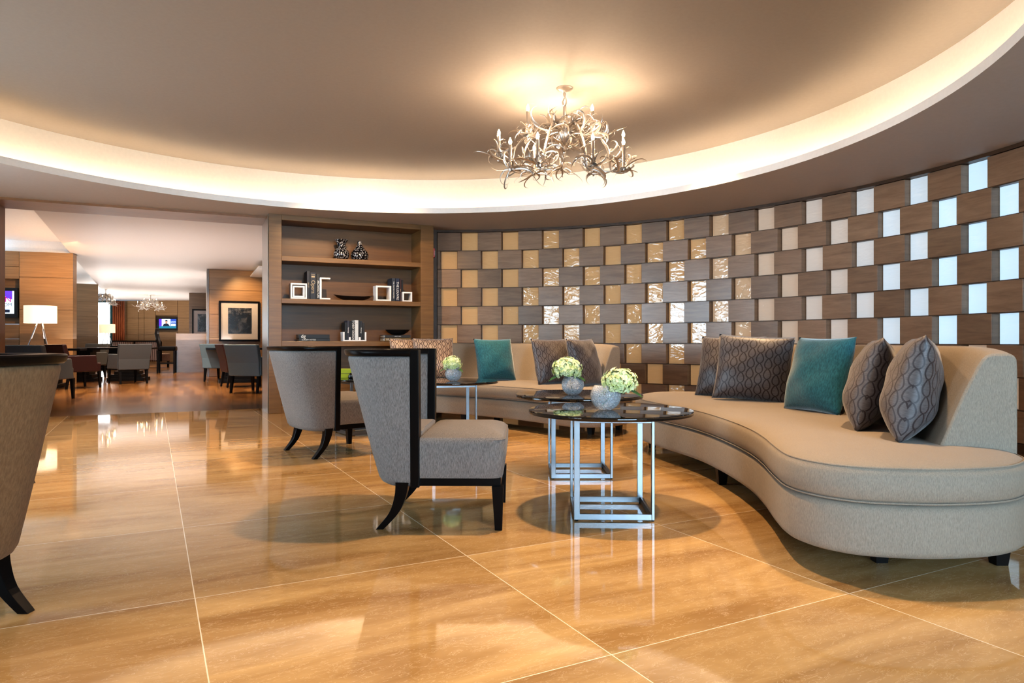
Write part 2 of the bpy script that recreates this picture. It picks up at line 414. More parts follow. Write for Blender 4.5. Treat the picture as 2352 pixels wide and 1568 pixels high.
# soffit ring + dome
def hit(poly, c, a):
    d = Vector((math.cos(a), math.sin(a))); best = 99
    for i in range(len(poly)):
        p, q = poly[i], poly[(i + 1) % len(poly)]; e = q - p
        den = d.x * e.y - d.y * e.x
        if abs(den) < 1e-9: continue
        w = p - c; t = (w.x * e.y - w.y * e.x) / den; s = (w.x * d.y - w.y * d.x) / den
        if t > 0 and -1e-6 <= s <= 1 + 1e-6: best = min(best, t)
    return c + d * best
hl = [G(-6, .77), G(6, .77)]
outer = [Vector((-6.6, -4.6)), Vector((5.6, -4.6)), Vector((5.6, G(9.3, .77).y)), Vector((G(3, .77).x, G(3, .77).y)), Vector((G(-6, .77).x, G(-6, .77).y))]
n = 160; an = [2 * PI * i / n for i in range(n)]
ringL = [C + Vector((math.cos(a), math.sin(a))) * RL for a in an]; outp = [hit(outer, C, a) for a in an]
def circ(r, z): return [(C.x + r * math.cos(a), C.y + r * math.sin(a), z) for a in an]
so = MB().loft([ring3(outp, ZC), circ(RL, ZC)], (False, False))
struct(so.build('ceiling', M['soffit'], smooth=False))
tr = MB().loft([circ(RL, ZC), circ(RL, ZC + .062), circ(RL + .03, ZC + .062), circ(RL + .03, ZC + .012), circ(RU, ZC + .012)], (False, False))
struct(tr.build('trim_1', M['lip'], smooth=True))
cw = MB().loft([circ(RU, ZC + .012), circ(RU, ZU)], (False, False)); struct(cw.build('wall_cove', M['cove'], smooth=True))
dm = MB().add(circ(RU, ZU), [list(range(n))]); struct(dm.build('ceiling_dome', M['ceil']))
ld = MB().loft([circ(RL + .075, ZC + .02), circ(RL + .075, ZC + .040), circ(RL + .10, ZC + .040), circ(RL + .10, ZC + .02)], (False, False))
tag(ld.build('light_strip', M['led'], smooth=True), 'warm light strip glowing inside the round ceiling cove', 'light strip')

# checker wall
TH0 = 84.29; PITCH = 6.53; WINW = 2.66; ROW = .25; ZT = 2.325
def pol(th, r, z): return (C.x + r * math.cos(R(th)), C.y + r * math.sin(R(th)), z)
wall = MB(); panes = []
DEP = .085; thick = .02
tA, tB = 90.75, -28
for row in range(9):
    z1 = ZT - ROW * row - .004; z0 = ZT - ROW * (row + 1) + .004
    off = 0 if row % 2 == 0 else PITCH / 2
    k = -2
    while True:
        wr = TH0 + off - PITCH * k; wl = wr + WINW       # pane from wl (left) to wr (right)
        b1, b0 = wr, wr - (PITCH - WINW)                  # block to the right of that pane
        if wr < tB: break
        if wl <= tA - .3 and wr > tB: panes.append((row, wl, wr, z0, z1))
        B1 = min(b1, tA); B0 = max(b0, tB)
        if B1 - B0 > .4:
            g = .045
            pr = RW - random.choice((0, .004, .008))
            wall.hexa([pol(B1 - g, pr, z0), pol(B0 + g, pr, z0), pol(B1 - g, RW + DEP, z0), pol(B0 + g, RW + DEP, z0),
                       pol(B1 - g, pr, z1), pol(B0 + g, pr, z1), pol(B1 - g, RW + DEP, z1), pol(B0 + g, RW + DEP, z1)])
        k += 1
wr_ob = struct(wall.build('wall_right', M['block'], bevel=.003))
fr = MB(); na = 60
ths = [tA + .9 - (tA + .9 - tB) * i / na for i in range(na + 1)]
def arc_band(r0, r1, z0, z1):
    fr.loft([[pol(t, r0, z0), pol(t, r1, z0), pol(t, r1, z1), pol(t, r0, z1)] for t in ths])
arc_band(RW + DEP - .002, RW + DEP + .05, 0, ZC + .03)
arc_band(RW - .012, RW + DEP, ZT, ZC)
arc_band(RW - .012, RW + DEP, 0, ZT - 9 * ROW)
for row in range(1, 9):
    z = ZT - ROW * row; arc_band(RW + .006, RW + DEP, z - .0045, z + .0045)
fr.loft([[pol(t, RW - .03, 0), pol(t, RW + DEP, 0), pol(t, RW + DEP, ZC), pol(t, RW - .03, ZC)] for t in (tA, tA + .6)])
struct(fr.build('trim_2', M['frame_wood'], smooth=True, angle=30))
def pane_mb(mb, row, wl, wr, z0, z1):
    r = RW + DEP - .022; g = .07
    mb.hexa([pol(wl - g, r, z0), pol(wr + g, r, z0), pol(wl - g, r + .015, z0), pol(wr + g, r + .015, z0),
             pol(wl - g, r, z1), pol(wr + g, r, z1), pol(wl - g, r + .015, z1), pol(wr + g, r + .015, z1)])
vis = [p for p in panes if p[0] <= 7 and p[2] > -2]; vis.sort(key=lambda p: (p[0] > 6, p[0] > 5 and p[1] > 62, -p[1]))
cnt = 0
rest = {}
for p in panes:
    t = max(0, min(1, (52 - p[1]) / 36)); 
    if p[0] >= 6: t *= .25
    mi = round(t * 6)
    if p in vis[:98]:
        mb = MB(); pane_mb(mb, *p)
        # each pane takes the glow painted in for the backlight at its place
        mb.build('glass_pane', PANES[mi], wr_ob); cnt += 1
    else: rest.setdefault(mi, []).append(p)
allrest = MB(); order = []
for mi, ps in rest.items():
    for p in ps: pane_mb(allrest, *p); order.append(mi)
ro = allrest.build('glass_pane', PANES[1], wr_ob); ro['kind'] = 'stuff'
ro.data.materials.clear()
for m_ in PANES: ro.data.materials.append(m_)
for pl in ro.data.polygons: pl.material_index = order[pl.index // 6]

# plain walls that close the room behind and beside the camera
def wall_box(name, p, q, z0, z1, t, m, holes=()):
    # wall from p to q (2d) with thickness t to the left of p->q ; holes = (s0,s1,z0,z1)
    p = Vector(p); q = Vector(q); L = (q - p).length; a = math.atan2(q.y - p.y, q.x - p.x)
    mt = Matrix.Translation((p.x, p.y, 0)) @ Matrix.Rotation(a, 4, 'Z'); mb = MB(); s = 0
    for h in sorted(holes):
        mb.box(s, h[0], 0, t, z0, z1, mt); mb.box(h[0], h[1], 0, t, z0, h[2], mt); mb.box(h[0], h[1], 0, t, h[3], z1, mt); s = h[1]
    mb.box(s, L, 0, t, z0, z1, mt)
    return struct(mb.build(name, m)), mt
JL = G(g_u(12, .77), .77)                    # inner left edge of the opening
wl0 = Vector((-6.2, JL.y - .9)); wl1 = Vector((-6.2, -4.2))
wl_holes = [(wl0.y - 5.2, wl0.y - 2.7, .86, 2.25), (wl0.y - .35, wl0.y + 3.1, .86, 2.25)]
_, mtl = wall_box('wall_left', (wl0.x, wl0.y), (wl1.x, wl1.y), 0, ZC + .05, -.2, M['plaster'], wl_holes)
wb_holes = [(6.9, 10.6, .7, 2.25)]
_, mtb = wall_box('wall_back', (-6.2, -4.2), (5.0, -4.2), 0, ZC + .05, -.2, M['plaster'], wb_holes)
e0 = pol(tB, RW + .05, 0)
wall_box('wall_side', (5.0, -4.2), (5.0, e0[1] - .4), 0, ZC + .05, -.2, M['plaster'])
wall_box('wall_return', (5.0, e0[1] - .4), (e0[0], e0[1]), 0, ZC + .05, -.1, M['plaster'])
wi = 1
for mt, holes in ((mtl, wl_holes), (mtb, wb_holes)):
    for h in holes:
        fm = MB(); w = .05
        for a in (h[0], h[1] - w): fm.box(a, a + w, -.12, -.02, h[2], h[3], mt)
        for z in (h[2], h[3] - w): fm.box(h[0], h[1], -.12, -.02, z, z + w, mt)
        nm = max(1, round((h[1] - h[0]) / 1.1))
        for i in range(1, nm): x = h[0] + (h[1] - h[0]) * i / nm; fm.box(x - w / 2, x + w / 2, -.12, -.02, h[2], h[3], mt)
        wf = struct(fm.build('window_%d' % wi, M['frame_wood'])); wi += 1
        pm = MB().box(h[0] + w, h[1] - w, -.085, -.075, h[2] + w, h[3] - w, mt)
        pm.build('window_glass', M['day'], wf)

# opening: left jamb, header
jm = MB(); jm.box(-.9, 0, -.58, 0, 0, ZC); jo = struct(jm.build('trim_3', M['header'], loc=JL, rz=AL, bevel=.004))
wall_box('wall_jamb', (JL.x - .6, JL.y - .9), (-6.2, wl0.y), 0, ZC, .1, M['plaster'])
uj = g_u(12, .77)
hd = MB(); hd.box(uj - .9, 0, .20, .77, ZC - .026, ZC + .04)
struct(hd.build('trim_4', M['header'], loc=O, rz=AL))

# ---- hall beyond the opening
ZH = 2.60
edge_p = Vector((-6.42, 9.25, ZH))
ev = Vector((-.47, .883, 0)).normalized()
e_far = edge_p + ev * 22
hc = MB(); hc.add([tuple(G(4, .77, ZH)), tuple(edge_p - ev * .6), tuple(e_far), tuple(G(4, 24, ZH))], [(0, 1, 2, 3)])
struct(hc.build('ceiling_hall', M['ceil_hall']))
# fascia and raised pocket ceiling along the window side
fa = MB(); p0 = edge_p - ev * .6; perp = Vector((-ev.y, ev.x, 0))
fa.add([tuple(p0), tuple(e_far), tuple(e_far + Vector((0, 0, .22))), tuple(p0 + Vector((0, 0, .22)))], [(0, 1, 2, 3)])
fa.add([tuple(p0 + Vector((0, 0, .22))), tuple(e_far + Vector((0, 0, .22))), tuple(e_far + perp * 6 + Vector((0, 0, .22))), tuple(p0 + perp * 6 + Vector((0, 0, .22)))], [(0, 1, 2, 3)])
struct(fa.build('ceiling_pocket', M['white']))
def panel_wall(name, p, q, zt, seams, m, depth=.5, vseams=()):
    p = Vector(p); q = Vector(q); L = (q - p).length; a = math.atan2(q.y - p.y, q.x - p.x)
    mb = MB(); zs = [0] + list(seams) + [zt]; xs = [0] + list(vseams) + [L]
    for i in range(len(zs) - 1):
        for j in range(len(xs) - 1): mb.box(xs[j] + .004, xs[j + 1] - .004, 0, .03, zs[i] + .004, zs[i + 1] - .004)
    mb.box(.01, L - .01, .012, depth, 0, zt - .003)
    return struct(mb.build(name, m, loc=(p.x, p.y, 0), rz=a, bevel=.002)), L, a
def at_z(px, py, z):
    d = F * (z - H) / (CY - py); return Vector(((px - CX) / F * d, d))
# panel 1 (behind lamp) has a television niche on its left
a1 = at_z(44, 576.5, ZH); b1 = at_z(168, 581, ZH)
u1 = (b1 - a1).normalized()
P1, L1, A1 = panel_wall('wall_hall_left', a1, b1, ZH, (.45, 1.47, 2.1), M['hall_panel'], .3)
# niche column left of panel 1
a0 = a1 - u1 * 1.6
nb = MB(); nw = 1.6
for z0, z1 in ((0, .45), (.45, .9), (.9, 1.18)): nb.box(0, nw - .004, 0, .3, z0 + .004, z1 - .004)
for z0, z1 in ((2.06, 2.3), (2.3, ZH)): nb.box(0, nw - .004, 0, .3, z0 + .003, z1 - .003)
nb.box(0, nw, .16, .34, 1.2, 2.1)
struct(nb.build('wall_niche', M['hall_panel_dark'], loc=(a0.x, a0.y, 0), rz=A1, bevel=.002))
# white band above both
bd = MB(); bd.box(0, 1.6 + L1, .06, .4, ZH, ZH + .23); struct(bd.build('wall_bulkhead', M['white'], loc=(a0.x, a0.y, 0), rz=A1))
a2 = at_z(172, 650, ZH); b2 = at_z(226, 652.5, ZH)
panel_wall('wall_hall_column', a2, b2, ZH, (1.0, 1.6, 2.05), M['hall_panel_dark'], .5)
# far wall
fy = 29.4
fw_l = at(222, fy); fw_r = at(470, fy)
W1m = MB(); 
def fx(px): return (px - CX) / F * fy
seg = [(292, 318), (318, 331), (331, 357), (357, 408), (408, 480)]
for i, (x0, x1) in enumerate(seg):
    for z0, z1 in ((0, 1.15), (1.15, 1.85), (1.85, ZH)):
        if i == 3:
            if z0 == 1.15: continue
            if z0 == 0: W1m.box(fx(x0) + .01, fx(x1) - .01, fy, fy + .05, 0, 1.25); continue
            W1m.box(fx(x0) + .01, fx(x1) - .01, fy, fy + .05, 1.97, ZH); continue
        W1m.box(fx(x0) + .008, fx(x1) - .008, fy, fy + .05, z0 + .006, z1 - .006)
W1m.box(fx(200), fx(480), fy + .18, fy + .3, 0, ZH)
struct(W1m.build('wall_hall_end', M['hall_panel']))
# end window with teal frame, curtain
wf = MB()
wx0, wx1 = fx(205), fx(272); yy = fy + .02
for a, b in ((wx0, wx0 + .08), (fx(252), fx(259)), (wx1 - .06, wx1)): wf.box(a, b, yy, yy + .08, 0, ZH)
wf.box(wx0, wx1, yy, yy + .08, ZH - .08, ZH)
wfo = struct(wf.build('window_5', M['teal_frame'])); MB().box(wx0, wx1, yy + .04, yy + .05, .02, ZH - .08).build('window_glass', M['day'], wfo)
cu = MB(); nn = 60; x0, x1 = fx(262), fx(290)
cu.loft([[(x0 + (x1 - x0) * i / nn, fy - .12 + .05 * math.sin(i / nn * 2 * PI * 6), z) for i in range(nn + 1)] for z in (.02, ZH - .03)], (False, False), closed=False)
o = tag(cu.build('curtain', M['curtain'], smooth=True, angle=180), 'rust red floor length curtain hanging beside the bright end window', 'curtain')
md = o.modifiers.new('s', 'SOLIDIFY'); md.thickness = .01
# right hand piers with pictures
c1 = at_z(480, 617.5, ZH); d1 = c1 + Vector((math.cos(AL), math.sin(AL))) * 3.2
panel_wall('wall_hall_right', c1, d1, ZH, (.42, .95, 1.50, 2.1), M['hall_panel'], .7)
eg = MB(); eg.box(-.05, 0, 0, .75, 0, ZH); struct(eg.build('trim_5', M['shelf_side'], loc=(c1.x, c1.y, 0), rz=AL))
c2 = at_z(434, 672, ZH); d2 = c2 + Vector((math.cos(AL), math.sin(AL))) * 2.4
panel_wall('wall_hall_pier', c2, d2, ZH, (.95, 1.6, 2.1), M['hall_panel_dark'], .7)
# dropped cove beam at right of hall
bm_ = MB(); bm_.box(.93, 3.4, -2.4, .1, ZH - .16, ZH - .12); struct(bm_.build('trim_6', M['white'], loc=(c1.x, c1.y, 0), rz=AL))
# closing walls of hall (out of sight)
wall_box('wall_hall_close', (G(3.5, .9).x, G(3.5, .9).y), (G(3.5, 24).x, G(3.5, 24).y), 0, ZH + .3, -.1, M['hall_panel_dark'])
q0 = edge_p + perp * 4.5; q1 = q0 + ev * 22
wall_box('wall_hall_window', (q0.x, q0.y), (q1.x, q1.y), 0, ZH + .3, .1, M['white'])

# ------------------------------------------------------------------ bookshelf
UW = 2.03; VD = .42
us0 = g_u(647, 0); us1 = g_u(966.5, 0)
S = thing('bookcase', 'tall built-in brown wooden bookcase with open shelves beside the wide opening', 'bookcase', O, AL)
MB().box(0, us0, 0, .775, 0, ZC).build('side_panel', M['shelf_wood'], S, bevel=.003)
MB().box(us1, UW, 0, .6, 0, ZC).build('side_panel', M['shelf_wood'], S, bevel=.003)
MB().box(-.006, 0, .01, .77, 0, ZC).box(-.012, 0, .01, .35, 0, ZC - .03).build('end_facing', M['shelf_side'], S)
MB().box(us0, us1, VD, VD + .05, 0, ZC).build('back_panel', M['shelf_back'], S)
MB().box(us0, us1, 0, VD, 2.29, ZC).build('top_rail', M['shelf_wood'], S, bevel=.003)
SH = [(1.867, .058), (1.362, .058), (.853, .06)]
for zt, th in SH: MB().box(us0, us1, .004, VD, zt - th, zt).build('shelf', M['shelf_wood'], S, bevel=.003)
MB().box(us0, us1, .0, VD, 0, .08).build('plinth', M['shelf_wood'], S)
MB().box(us0, us1, .1, VD, .08, .40).build('cabinet_front', M['shelf_wood'], S)
# filler panel between bookcase and checker wall, with red call point
pA = G(UW, .02); pB = Vector(pol(tA + .8, RW, 0)); dv = (pB - pA); aF = math.atan2(dv.y, dv.x)
fp = MB(); fp.box(0, dv.length, 0, .05, 0, ZC); struct(fp.build('trim_7', M['shelf_wood'], loc=pA, rz=aF))
cp = thing('call_point', 'small red fire call point on panel right of bookcase', 'fire alarm', pA + Vector((math.cos(aF), math.sin(aF), 0)) * .24 + Vector((0, 0, 2.03)), aF)
MB().box(-.05, .05, -.03, 0, -.06, .06).build('housing', M['red'], cp, bevel=.004); MB().box(-.03, .03, -.034, -.028, -.03, .03).build('face_plate', M['ink_white'], cp)

def shelf_obj(px, v, z): return G(g_u(px, v), v, z)
# vases
def vase_shelf(px, prof, label):
    mb = MB(); mb.lathe(prof, 36)
    tag(mb.build('vase', M['mosaic'], loc=shelf_obj(px, .22, 1.867), smooth=True, angle=60), label, 'vase')
vase_shelf(784, [(.05, 0), (.075, .015), (.094, .05), (.098, .085), (.088, .12), (.06, .15), (.046, .175), (.05, .20), (.066, .235), (.082, .262), (.076, .262), (.058, .235), (.04, .2)], 'dark flecked vase with flared mouth on the top shelf')
vase_shelf(826, [(.06, 0), (.09, .02), (.112, .055), (.112, .085), (.095, .125), (.06, .165), (.036, .20), (.028, .235), (.030, .252), (.022, .252), (.02, .22)], 'dark flecked onion shaped vase with narrow neck on the top shelf')
# boat bowls
def boat(name, loc, L, Wd, Hh, label, rz, up=.0):
    mb = MB(); loops = []
    for k, (s, z) in enumerate([(.25, 0), (.5, .12), (.8, .5), (1, 1), (.95, 1), (.74, .55), (.45, .2), (.2, .1)]):
        loops.append([(s ** 1.0 * L / 2 * math.cos(2 * PI * i / 40), s * Wd / 2 * math.sin(2 * PI * i / 40), Hh * z + up * abs(math.cos(2 * PI * i / 40)) ** 3 * z) for i in range(40)])
    mb.loft(loops); tag(mb.build(name, M['black_gloss'], loc=loc, rz=rz, smooth=True, angle=70), label, 'bowl')
boat('bowl', shelf_obj(812, .2, 1.362), .50, .22, .055, 'long black boat shaped bowl lying on the middle shelf', AL, .02)
# books
def book(loc, w, h, d, col, label, title=None, tmat='ink_white', flat=False, group=None, extra=None, tsize=None, rz=AL, shift=0):
    """upright: spine faces the room (-y), w = spine width, h = height. flat: w = length, h = thickness"""
    t = thing('book', label, 'book', loc, rz, group)
    cm = plain('book_cloth', col, .45)
    MB().box(-w / 2, w / 2, 0, .004, 0, h).box(-w / 2, -w / 2 + .003, 0, d, 0, h).box(w / 2 - .003, w / 2, 0, d, 0, h).build('cover', cm, t) if not flat else \
        MB().box(-w / 2, w / 2, 0, .004, 0, h).box(-w / 2, w / 2, 0, d, 0, .003).box(-w / 2, w / 2, 0, d, h - .003, h).build('cover', cm, t)
    if not flat: MB().box(-w / 2 + .003, w / 2 - .003, .004, d - .004, .004, h - .004).build('pages', M['paper'], t)
    else: MB().box(-w / 2 + .004, w / 2 - .004, .004, d - .004, .003, h - .003).build('pages', M['paper'], t)
    if title:
        rx = Matrix.Rotation(PI / 2, 4, 'X')
        if flat: mt = Matrix.Translation((shift, -.001, h / 2)) @ rx
        else: mt = Matrix.Translation((0, -.001, h * .5 + shift)) @ rx @ Matrix.Rotation(-PI / 2, 4, 'Z')
        text('title', title, tsize or (h * .6 if flat else w * .7), M[tmat], t, mt)
    if extra:
        mb = MB()
        for e in extra: mb.box(e[0], e[1], -.0012, .0, e[2], e[3])
        mb.build('spine_print', M[tmat], t)
    return t
def upright(px0, px1, z, hgt, col, label, v=.1, **k):
    u0, u1 = g_u(px0, v), g_u(px1, v)
    return book(G((u0 + u1) / 2, v, z), (u1 - u0) * .98, hgt, .22, col, label, **k)
NAVY = (.006, .010, .022); BLK = (.006, .006, .007)
upright(705, 712, 1.362, .345, NAVY, 'narrow navy book left of the wide opera book on the middle shelf', title='BALLET', tsize=.02, tmat='ink_gold', group=None)
upright(712.3, 726, 1.362, .33, (.006, .011, .026), 'thick navy book with large gold title Opera on the middle shelf', title='Opera', tsize=.062, tmat='ink_gold', shift=-.01, extra=[(-.02, .02, .30, .306), (-.02, .02, .27, .29)])
upright(726.3, 735, 1.362, .315, BLK, 'black architecture book against the tall white bracket bookend', title='ARCHITECTURE', tsize=.030, shift=-.03)
upright(900, 908.3, 1.362, .30, (.02, .03, .05), 'black book with white lettering beside the large white cube frame', title='THE MASTER PAINTERS', tsize=.021)
upright(908.6, 917.6, 1.362, .298, (.01, .018, .05), 'navy book titled The Louvre on the middle shelf', title='THE LOUVRE', tsize=.04, shift=-.01)
upright(917.9, 922, 1.362, .295, (.03, .008, .01), 'thin dark red book right of the Louvre volume', title='PARIS', tsize=.014, tmat='ink_gold')
upright(922.2, 926, 1.362, .285, BLK, 'thinnest black book touching the small white cube frame')
# white frames
def cube_frame(px, z, s, t, d, label, v=.05, px_is_center=True, open_side=False, name='bookend'):
    mb = MB(); u = g_u(px, v)
    mb.box(-s / 2, s / 2, 0, d, 0, t).box(-s / 2, -s / 2 + t, 0, d, t, s - t).box(-s / 2, s / 2, 0, d, s - t, s).box(s / 2 - t, s / 2, 0, d, t, s - t)
    tag(mb.build(name, M['white_lacquer'], loc=G(u, v, z), rz=AL, bevel=.002), label, 'bookend')
cube_frame(686.5, 1.362, .19, .019, .16, 'larger white square frame at left end of the middle shelf')
cube_frame(686.5, 1.382, .138, .018, .13, 'smaller white square frame nested inside the larger one', v=.045)
cube_frame(881.5, 1.362, .195, .02, .17, 'white cube frame left of the upright Louvre books')
cube_frame(936, 1.362, .125, .017, .13, 'small white cube frame at right end of the middle shelf')
u = g_u(747, .05); mb = MB()
mb.box(-.062, -.042, 0, .15, 0, .27).box(-.042, .062, 0, .15, 0, .02).box(-.042, .062, 0, .15, .25, .27)
tag(mb.build('bookend', M['white_lacquer'], loc=G(u, .05, 1.362), rz=AL, bevel=.002), 'tall white C shaped bracket bookend on the middle shelf', 'bookend')
# lowest shelf
book(shelf_obj(723, .08, .853), .36, .034, .26, BLK, 'black luxury hotels book at bottom of left stack', title='LUXURY HOTELS', flat=True, tsize=.022, shift=-.07)
book(shelf_obj(722, .08, .888), .365, .048, .26, BLK, 'thicker black book with white script on top of left stack', title='dg', flat=True, tsize=.06, shift=-.13)
book(shelf_obj(914, .08, .853), .34, .045, .26, (.16, .10, .03), 'mustard cool hotels book under the black bowl', title='COOL HOTELS', flat=True, tsize=.028, shift=-.06)
book(shelf_obj(914, .08, .899), .335, .033, .26, (.03, .028, .028), 'dark grey book between mustard book and black bowl', title='SANCTUARY', flat=True, tsize=.015)
boat('bowl', shelf_obj(913, .2, .933), .33, .2, .07, 'black wide bowl resting on two stacked books', AL)
u = g_u(815, .06); mb = MB()
mb.box(-.145, .145, 0, .17, 0, .016).box(-.145, -.126, 0, .17, .016, .115).box(.126, .145, 0, .17, .016, .115)
for x in (-.062, .062): mb.box(x - .012, x + .012, 0, .004, .016, .05)
tag(mb.build('bookend', M['white_lacquer'], loc=G(u, .06, .853), rz=AL, bevel=.002), 'white U shaped book holder on the lowest shelf', 'book holder')
xs = [-.124, -.088, -.052, -.036, .0, .004, .044, .062, .092, .124]
bk = [(-.123, -.093, .215, BLK, 'leftmost black book in the white holder', None), (-.092, -.064, .24, (.03, .028, .045), 'dark violet book second in the white holder', 'Paintings'),
      (-.063, -.042, .23, BLK, 'thin black book left of the bold design book', None), (-.041, .002, .235, (.01, .014, .018), 'black book with bold white design title in the white holder', 'TOBEY DESIGN'),
      (.003, .046, .245, (.62, .66, .68), 'pale white book in the white holder', '5'), (.047, .068, .24, BLK, 'thin black book right of the pale book', None),
      (.069, .094, .235, (.02, .02, .025), 'charcoal book near right side of the holder', 'Paintings'), (.095, .124, .215, (.02, .015, .012), 'rightmost black book in the white holder', None)]
for a, b, hh, c, lab, tt in bk:
    book(G(u + (a + b) / 2, .07, .87), b - a, hh, .2, c, lab, title=tt, tmat='ink_dark' if c[0] > .3 else 'ink_white', tsize=.035 if tt and len(tt) > 9 else .02, shift=.08 if tt == '5' else 0)

# ------------------------------------------------------------------ sofas
FRONT = [(1.62, 5.80), (1.35, 5.86), (1.12, 5.76), (.99, 5.48), (.985, 5.15), (1.05, 4.84), (1.165, 4.36), (1.20, 3.9), (1.19, 3.47), (1.15, 3.16), (1.09, 2.857), (1.063, 2.66),
         (1.09, 2.535), (1.15, 2.447), (1.24, 2.39), (1.40, 2.36), (1.56, 2.365), (1.71, 2.40), (1.83, 2.47), (1.93, 2.58), (1.99, 2.75)]
INNER = [(1.69, 2.74), (1.78, 3.2), (1.85, 3.7), (1.89, 4.3), (1.88, 4.7), (1.81, 5.1), (1.70, 5.42)]
def sofa(name, label):
    t = thing(name, label, 'sofa', group='curved sofas')
    inn = smooth_open([(x, y) for x, y in INNER], 6)
    nr = []
    for i in range(len(inn)):
        tg = inn[min(i + 1, len(inn) - 1)] - inn[max(i - 1, 0)]; nr.append(Vector((tg.y, -tg.x)).normalized())
    TB = .29
    outer_pts = [inn[i] + nr[i] * TB for i in range(len(inn))]
    outl = FRONT + [tuple(outer_pts[i]) for i in range(3, len(inn) - 2, 5)]
    lp = smooth_closed(outl, 6)
    base = MB(); base.loft([ring3(inset(lp, o), z) for o, z in ((.05, .098), (.014, .10), (.004, .108), (0, .125), (0, .258), (.006, .275), (.03, .284))])
    base.build('base', M['sofa_fabric'], t, smooth=True, angle=60)
    cu = MB(); cu.loft([ring3(inset(lp, o), z) for o, z in ((.04, .284), (.008, .290), (-.006, .305), (-.010, .345), (-.006, .385), (.004, .405), (.012, .411), (.024, .418), (.05, .425), (.09, .431), (.14, .435), (.2, .437))])
    cu.build('seat_cushion', M['sofa_fabric'], t, smooth=True, angle=60)
    pp = inset(lp, .008); MB().tube([(p.x, p.y, .4105) for p in pp], .0035, 6, closed=True).build('piping', M['sofa_fabric'], t, smooth=True)
    pp = inset(lp, .0); MB().tube([(p.x, p.y, .2905) for p in pp], .0035, 6, closed=True).build('piping', M['sofa_fabric'], t, smooth=True)
    prof = [(.0, .40), (.03, .47), (.10, .66), (.150, .775), (.165, .803), (.18, .820), (.20, .829), (.262, .829), (.278, .822), (.288, .805), (.29, .76), (.29, .12)]
    bk = MB(); L = []
    for i in range(len(inn)):
        f = i / (len(inn) - 1); e = min(f, 1 - f); drop = .028 * max(0, 1 - e / .13) ** 2
        L.append([(*(inn[i] + nr[i] * a), z - drop * max(0, (z - .5) / .33)) for a, z in prof])
    bk.loft(L); o = bk.build('backrest', M['sofa_fabric'], t, smooth=True, angle=50, bevel=.012)
    mid = smooth_closed(outl, 3)
    for q in ((1.12, 5.50), (1.25, 4.1), (1.42, 2.66), (1.86, 2.63), (1.98, 4.3), (1.5, 5.5)):
        MB().loft([[(q[0] + a * r, q[1] + b * r, z) for a, b in ((-1, -1), (1, -1), (1, 1), (-1, 1))] for r, z in ((.022, 0), (.032, .105))]).build('leg', M['ebony_matt'], t)
    return t
s1 = sofa('sofa', 'long S curved cream sofa at right, its rounded end nearest the viewer')
SA, SX, SY = R(50), 1.85, 3.52
s2 = copy_tree(s1, 'long curved cream sofa behind the lounge chairs in front of the bookcase end', (SX, SY, 0), SA)
def s2p(x, y, z): return Vector((math.cos(SA) * x - math.sin(SA) * y + SX, math.sin(SA) * x + math.cos(SA) * y + SY, z))

def cushion(loc, w, h, th, mat, label, rz, tilt, cat='cushion', group=None, roll=0):
    n = 26; mb = MB(); uvs = []
    for side in (-1, 1):
        for j in range(n + 1):
            for i in range(n + 1):
                x = -1 + 2 * i / n; y = -1 + 2 * j / n
                px = x * (1 - .05 * (1 - y * y)); py = y * (1 - .05 * (1 - x * x))
                t = ((1 - abs(x) ** 2.6) * (1 - abs(y) ** 2.6)) ** .55
                wob = .05 * math.sin(5 * x + 3 * y + rz * 3) + .04 * math.sin(7 * y - 4 * x)
                sag = 1 + .25 * (-y) * (1 - abs(y))
                mb.v.append((px * w / 2, side * th / 2 * t * (1 + wob) * sag, (py + 1) * h / 2)); uvs.append(((x + 1) / 2, (y + 1) / 2))
        o = 0 if side < 0 else (n + 1) ** 2
        for j in range(n):
            for i in range(n):
                a = o + j * (n + 1) + i; mb.f.append([a, a + 1, a + n + 2, a + n + 1])
    # weld border
    m2 = (n + 1) ** 2
    for j in range(n + 1):
        for i in range(n + 1):
            if i in (0, n) or j in (0, n):
                k = j * (n + 1) + i
                mb.f = mb.f
    remap = {m2 + j * (n + 1) + i: j * (n + 1) + i for j in range(n + 1) for i in range(n + 1) if i in (0, n) or j in (0, n)}
    mb.f = [[remap.get(q, q) for q in f] for f in mb.f]
    # lay the print out by cloth length so it does not stretch over the bulge
    def P_(side, i, j): return Vector(mb.v[side * m2 + j * (n + 1) + i])
    c_ = n // 2
    for sd in (0, 1):
        for j in range(n + 1):
            acc = 0
            for i in range(c_ + 1, n + 1): acc += (P_(sd, i, j) - P_(sd, i - 1, j)).length; k_ = sd * m2 + j * (n + 1) + i; uvs[k_] = (.5 + acc / w, uvs[k_][1])
            acc = 0
            for i in range(c_ - 1, -1, -1): acc += (P_(sd, i, j) - P_(sd, i + 1, j)).length; k_ = sd * m2 + j * (n + 1) + i; uvs[k_] = (.5 - acc / w, uvs[k_][1])
        for i in range(n + 1):
            acc = 0
            for j in range(c_ + 1, n + 1): acc += (P_(sd, i, j) - P_(sd, i, j - 1)).length; k_ = sd * m2 + j * (n + 1) + i; uvs[k_] = (uvs[k_][0], .5 + acc / h)
            acc = 0
            for j in range(c_ - 1, -1, -1): acc += (P_(sd, i, j) - P_(sd, i, j + 1)).length; k_ = sd * m2 + j * (n + 1) + i; uvs[k_] = (uvs[k_][0], .5 - acc / h)
    mb.uv = uvs
    o = mb.build('cushion', mat, smooth=True, angle=180)
    import bmesh
    bm = bmesh.new(); bm.from_mesh(o.data); bmesh.ops.delete(bm, geom=[v for v in bm.verts if not v.link_faces], context='VERTS'); bm.to_mesh(o.data); bm.free()
    o.location = loc; o.rotation_euler = (tilt, roll, rz)
    return tag(o, label, cat, group)
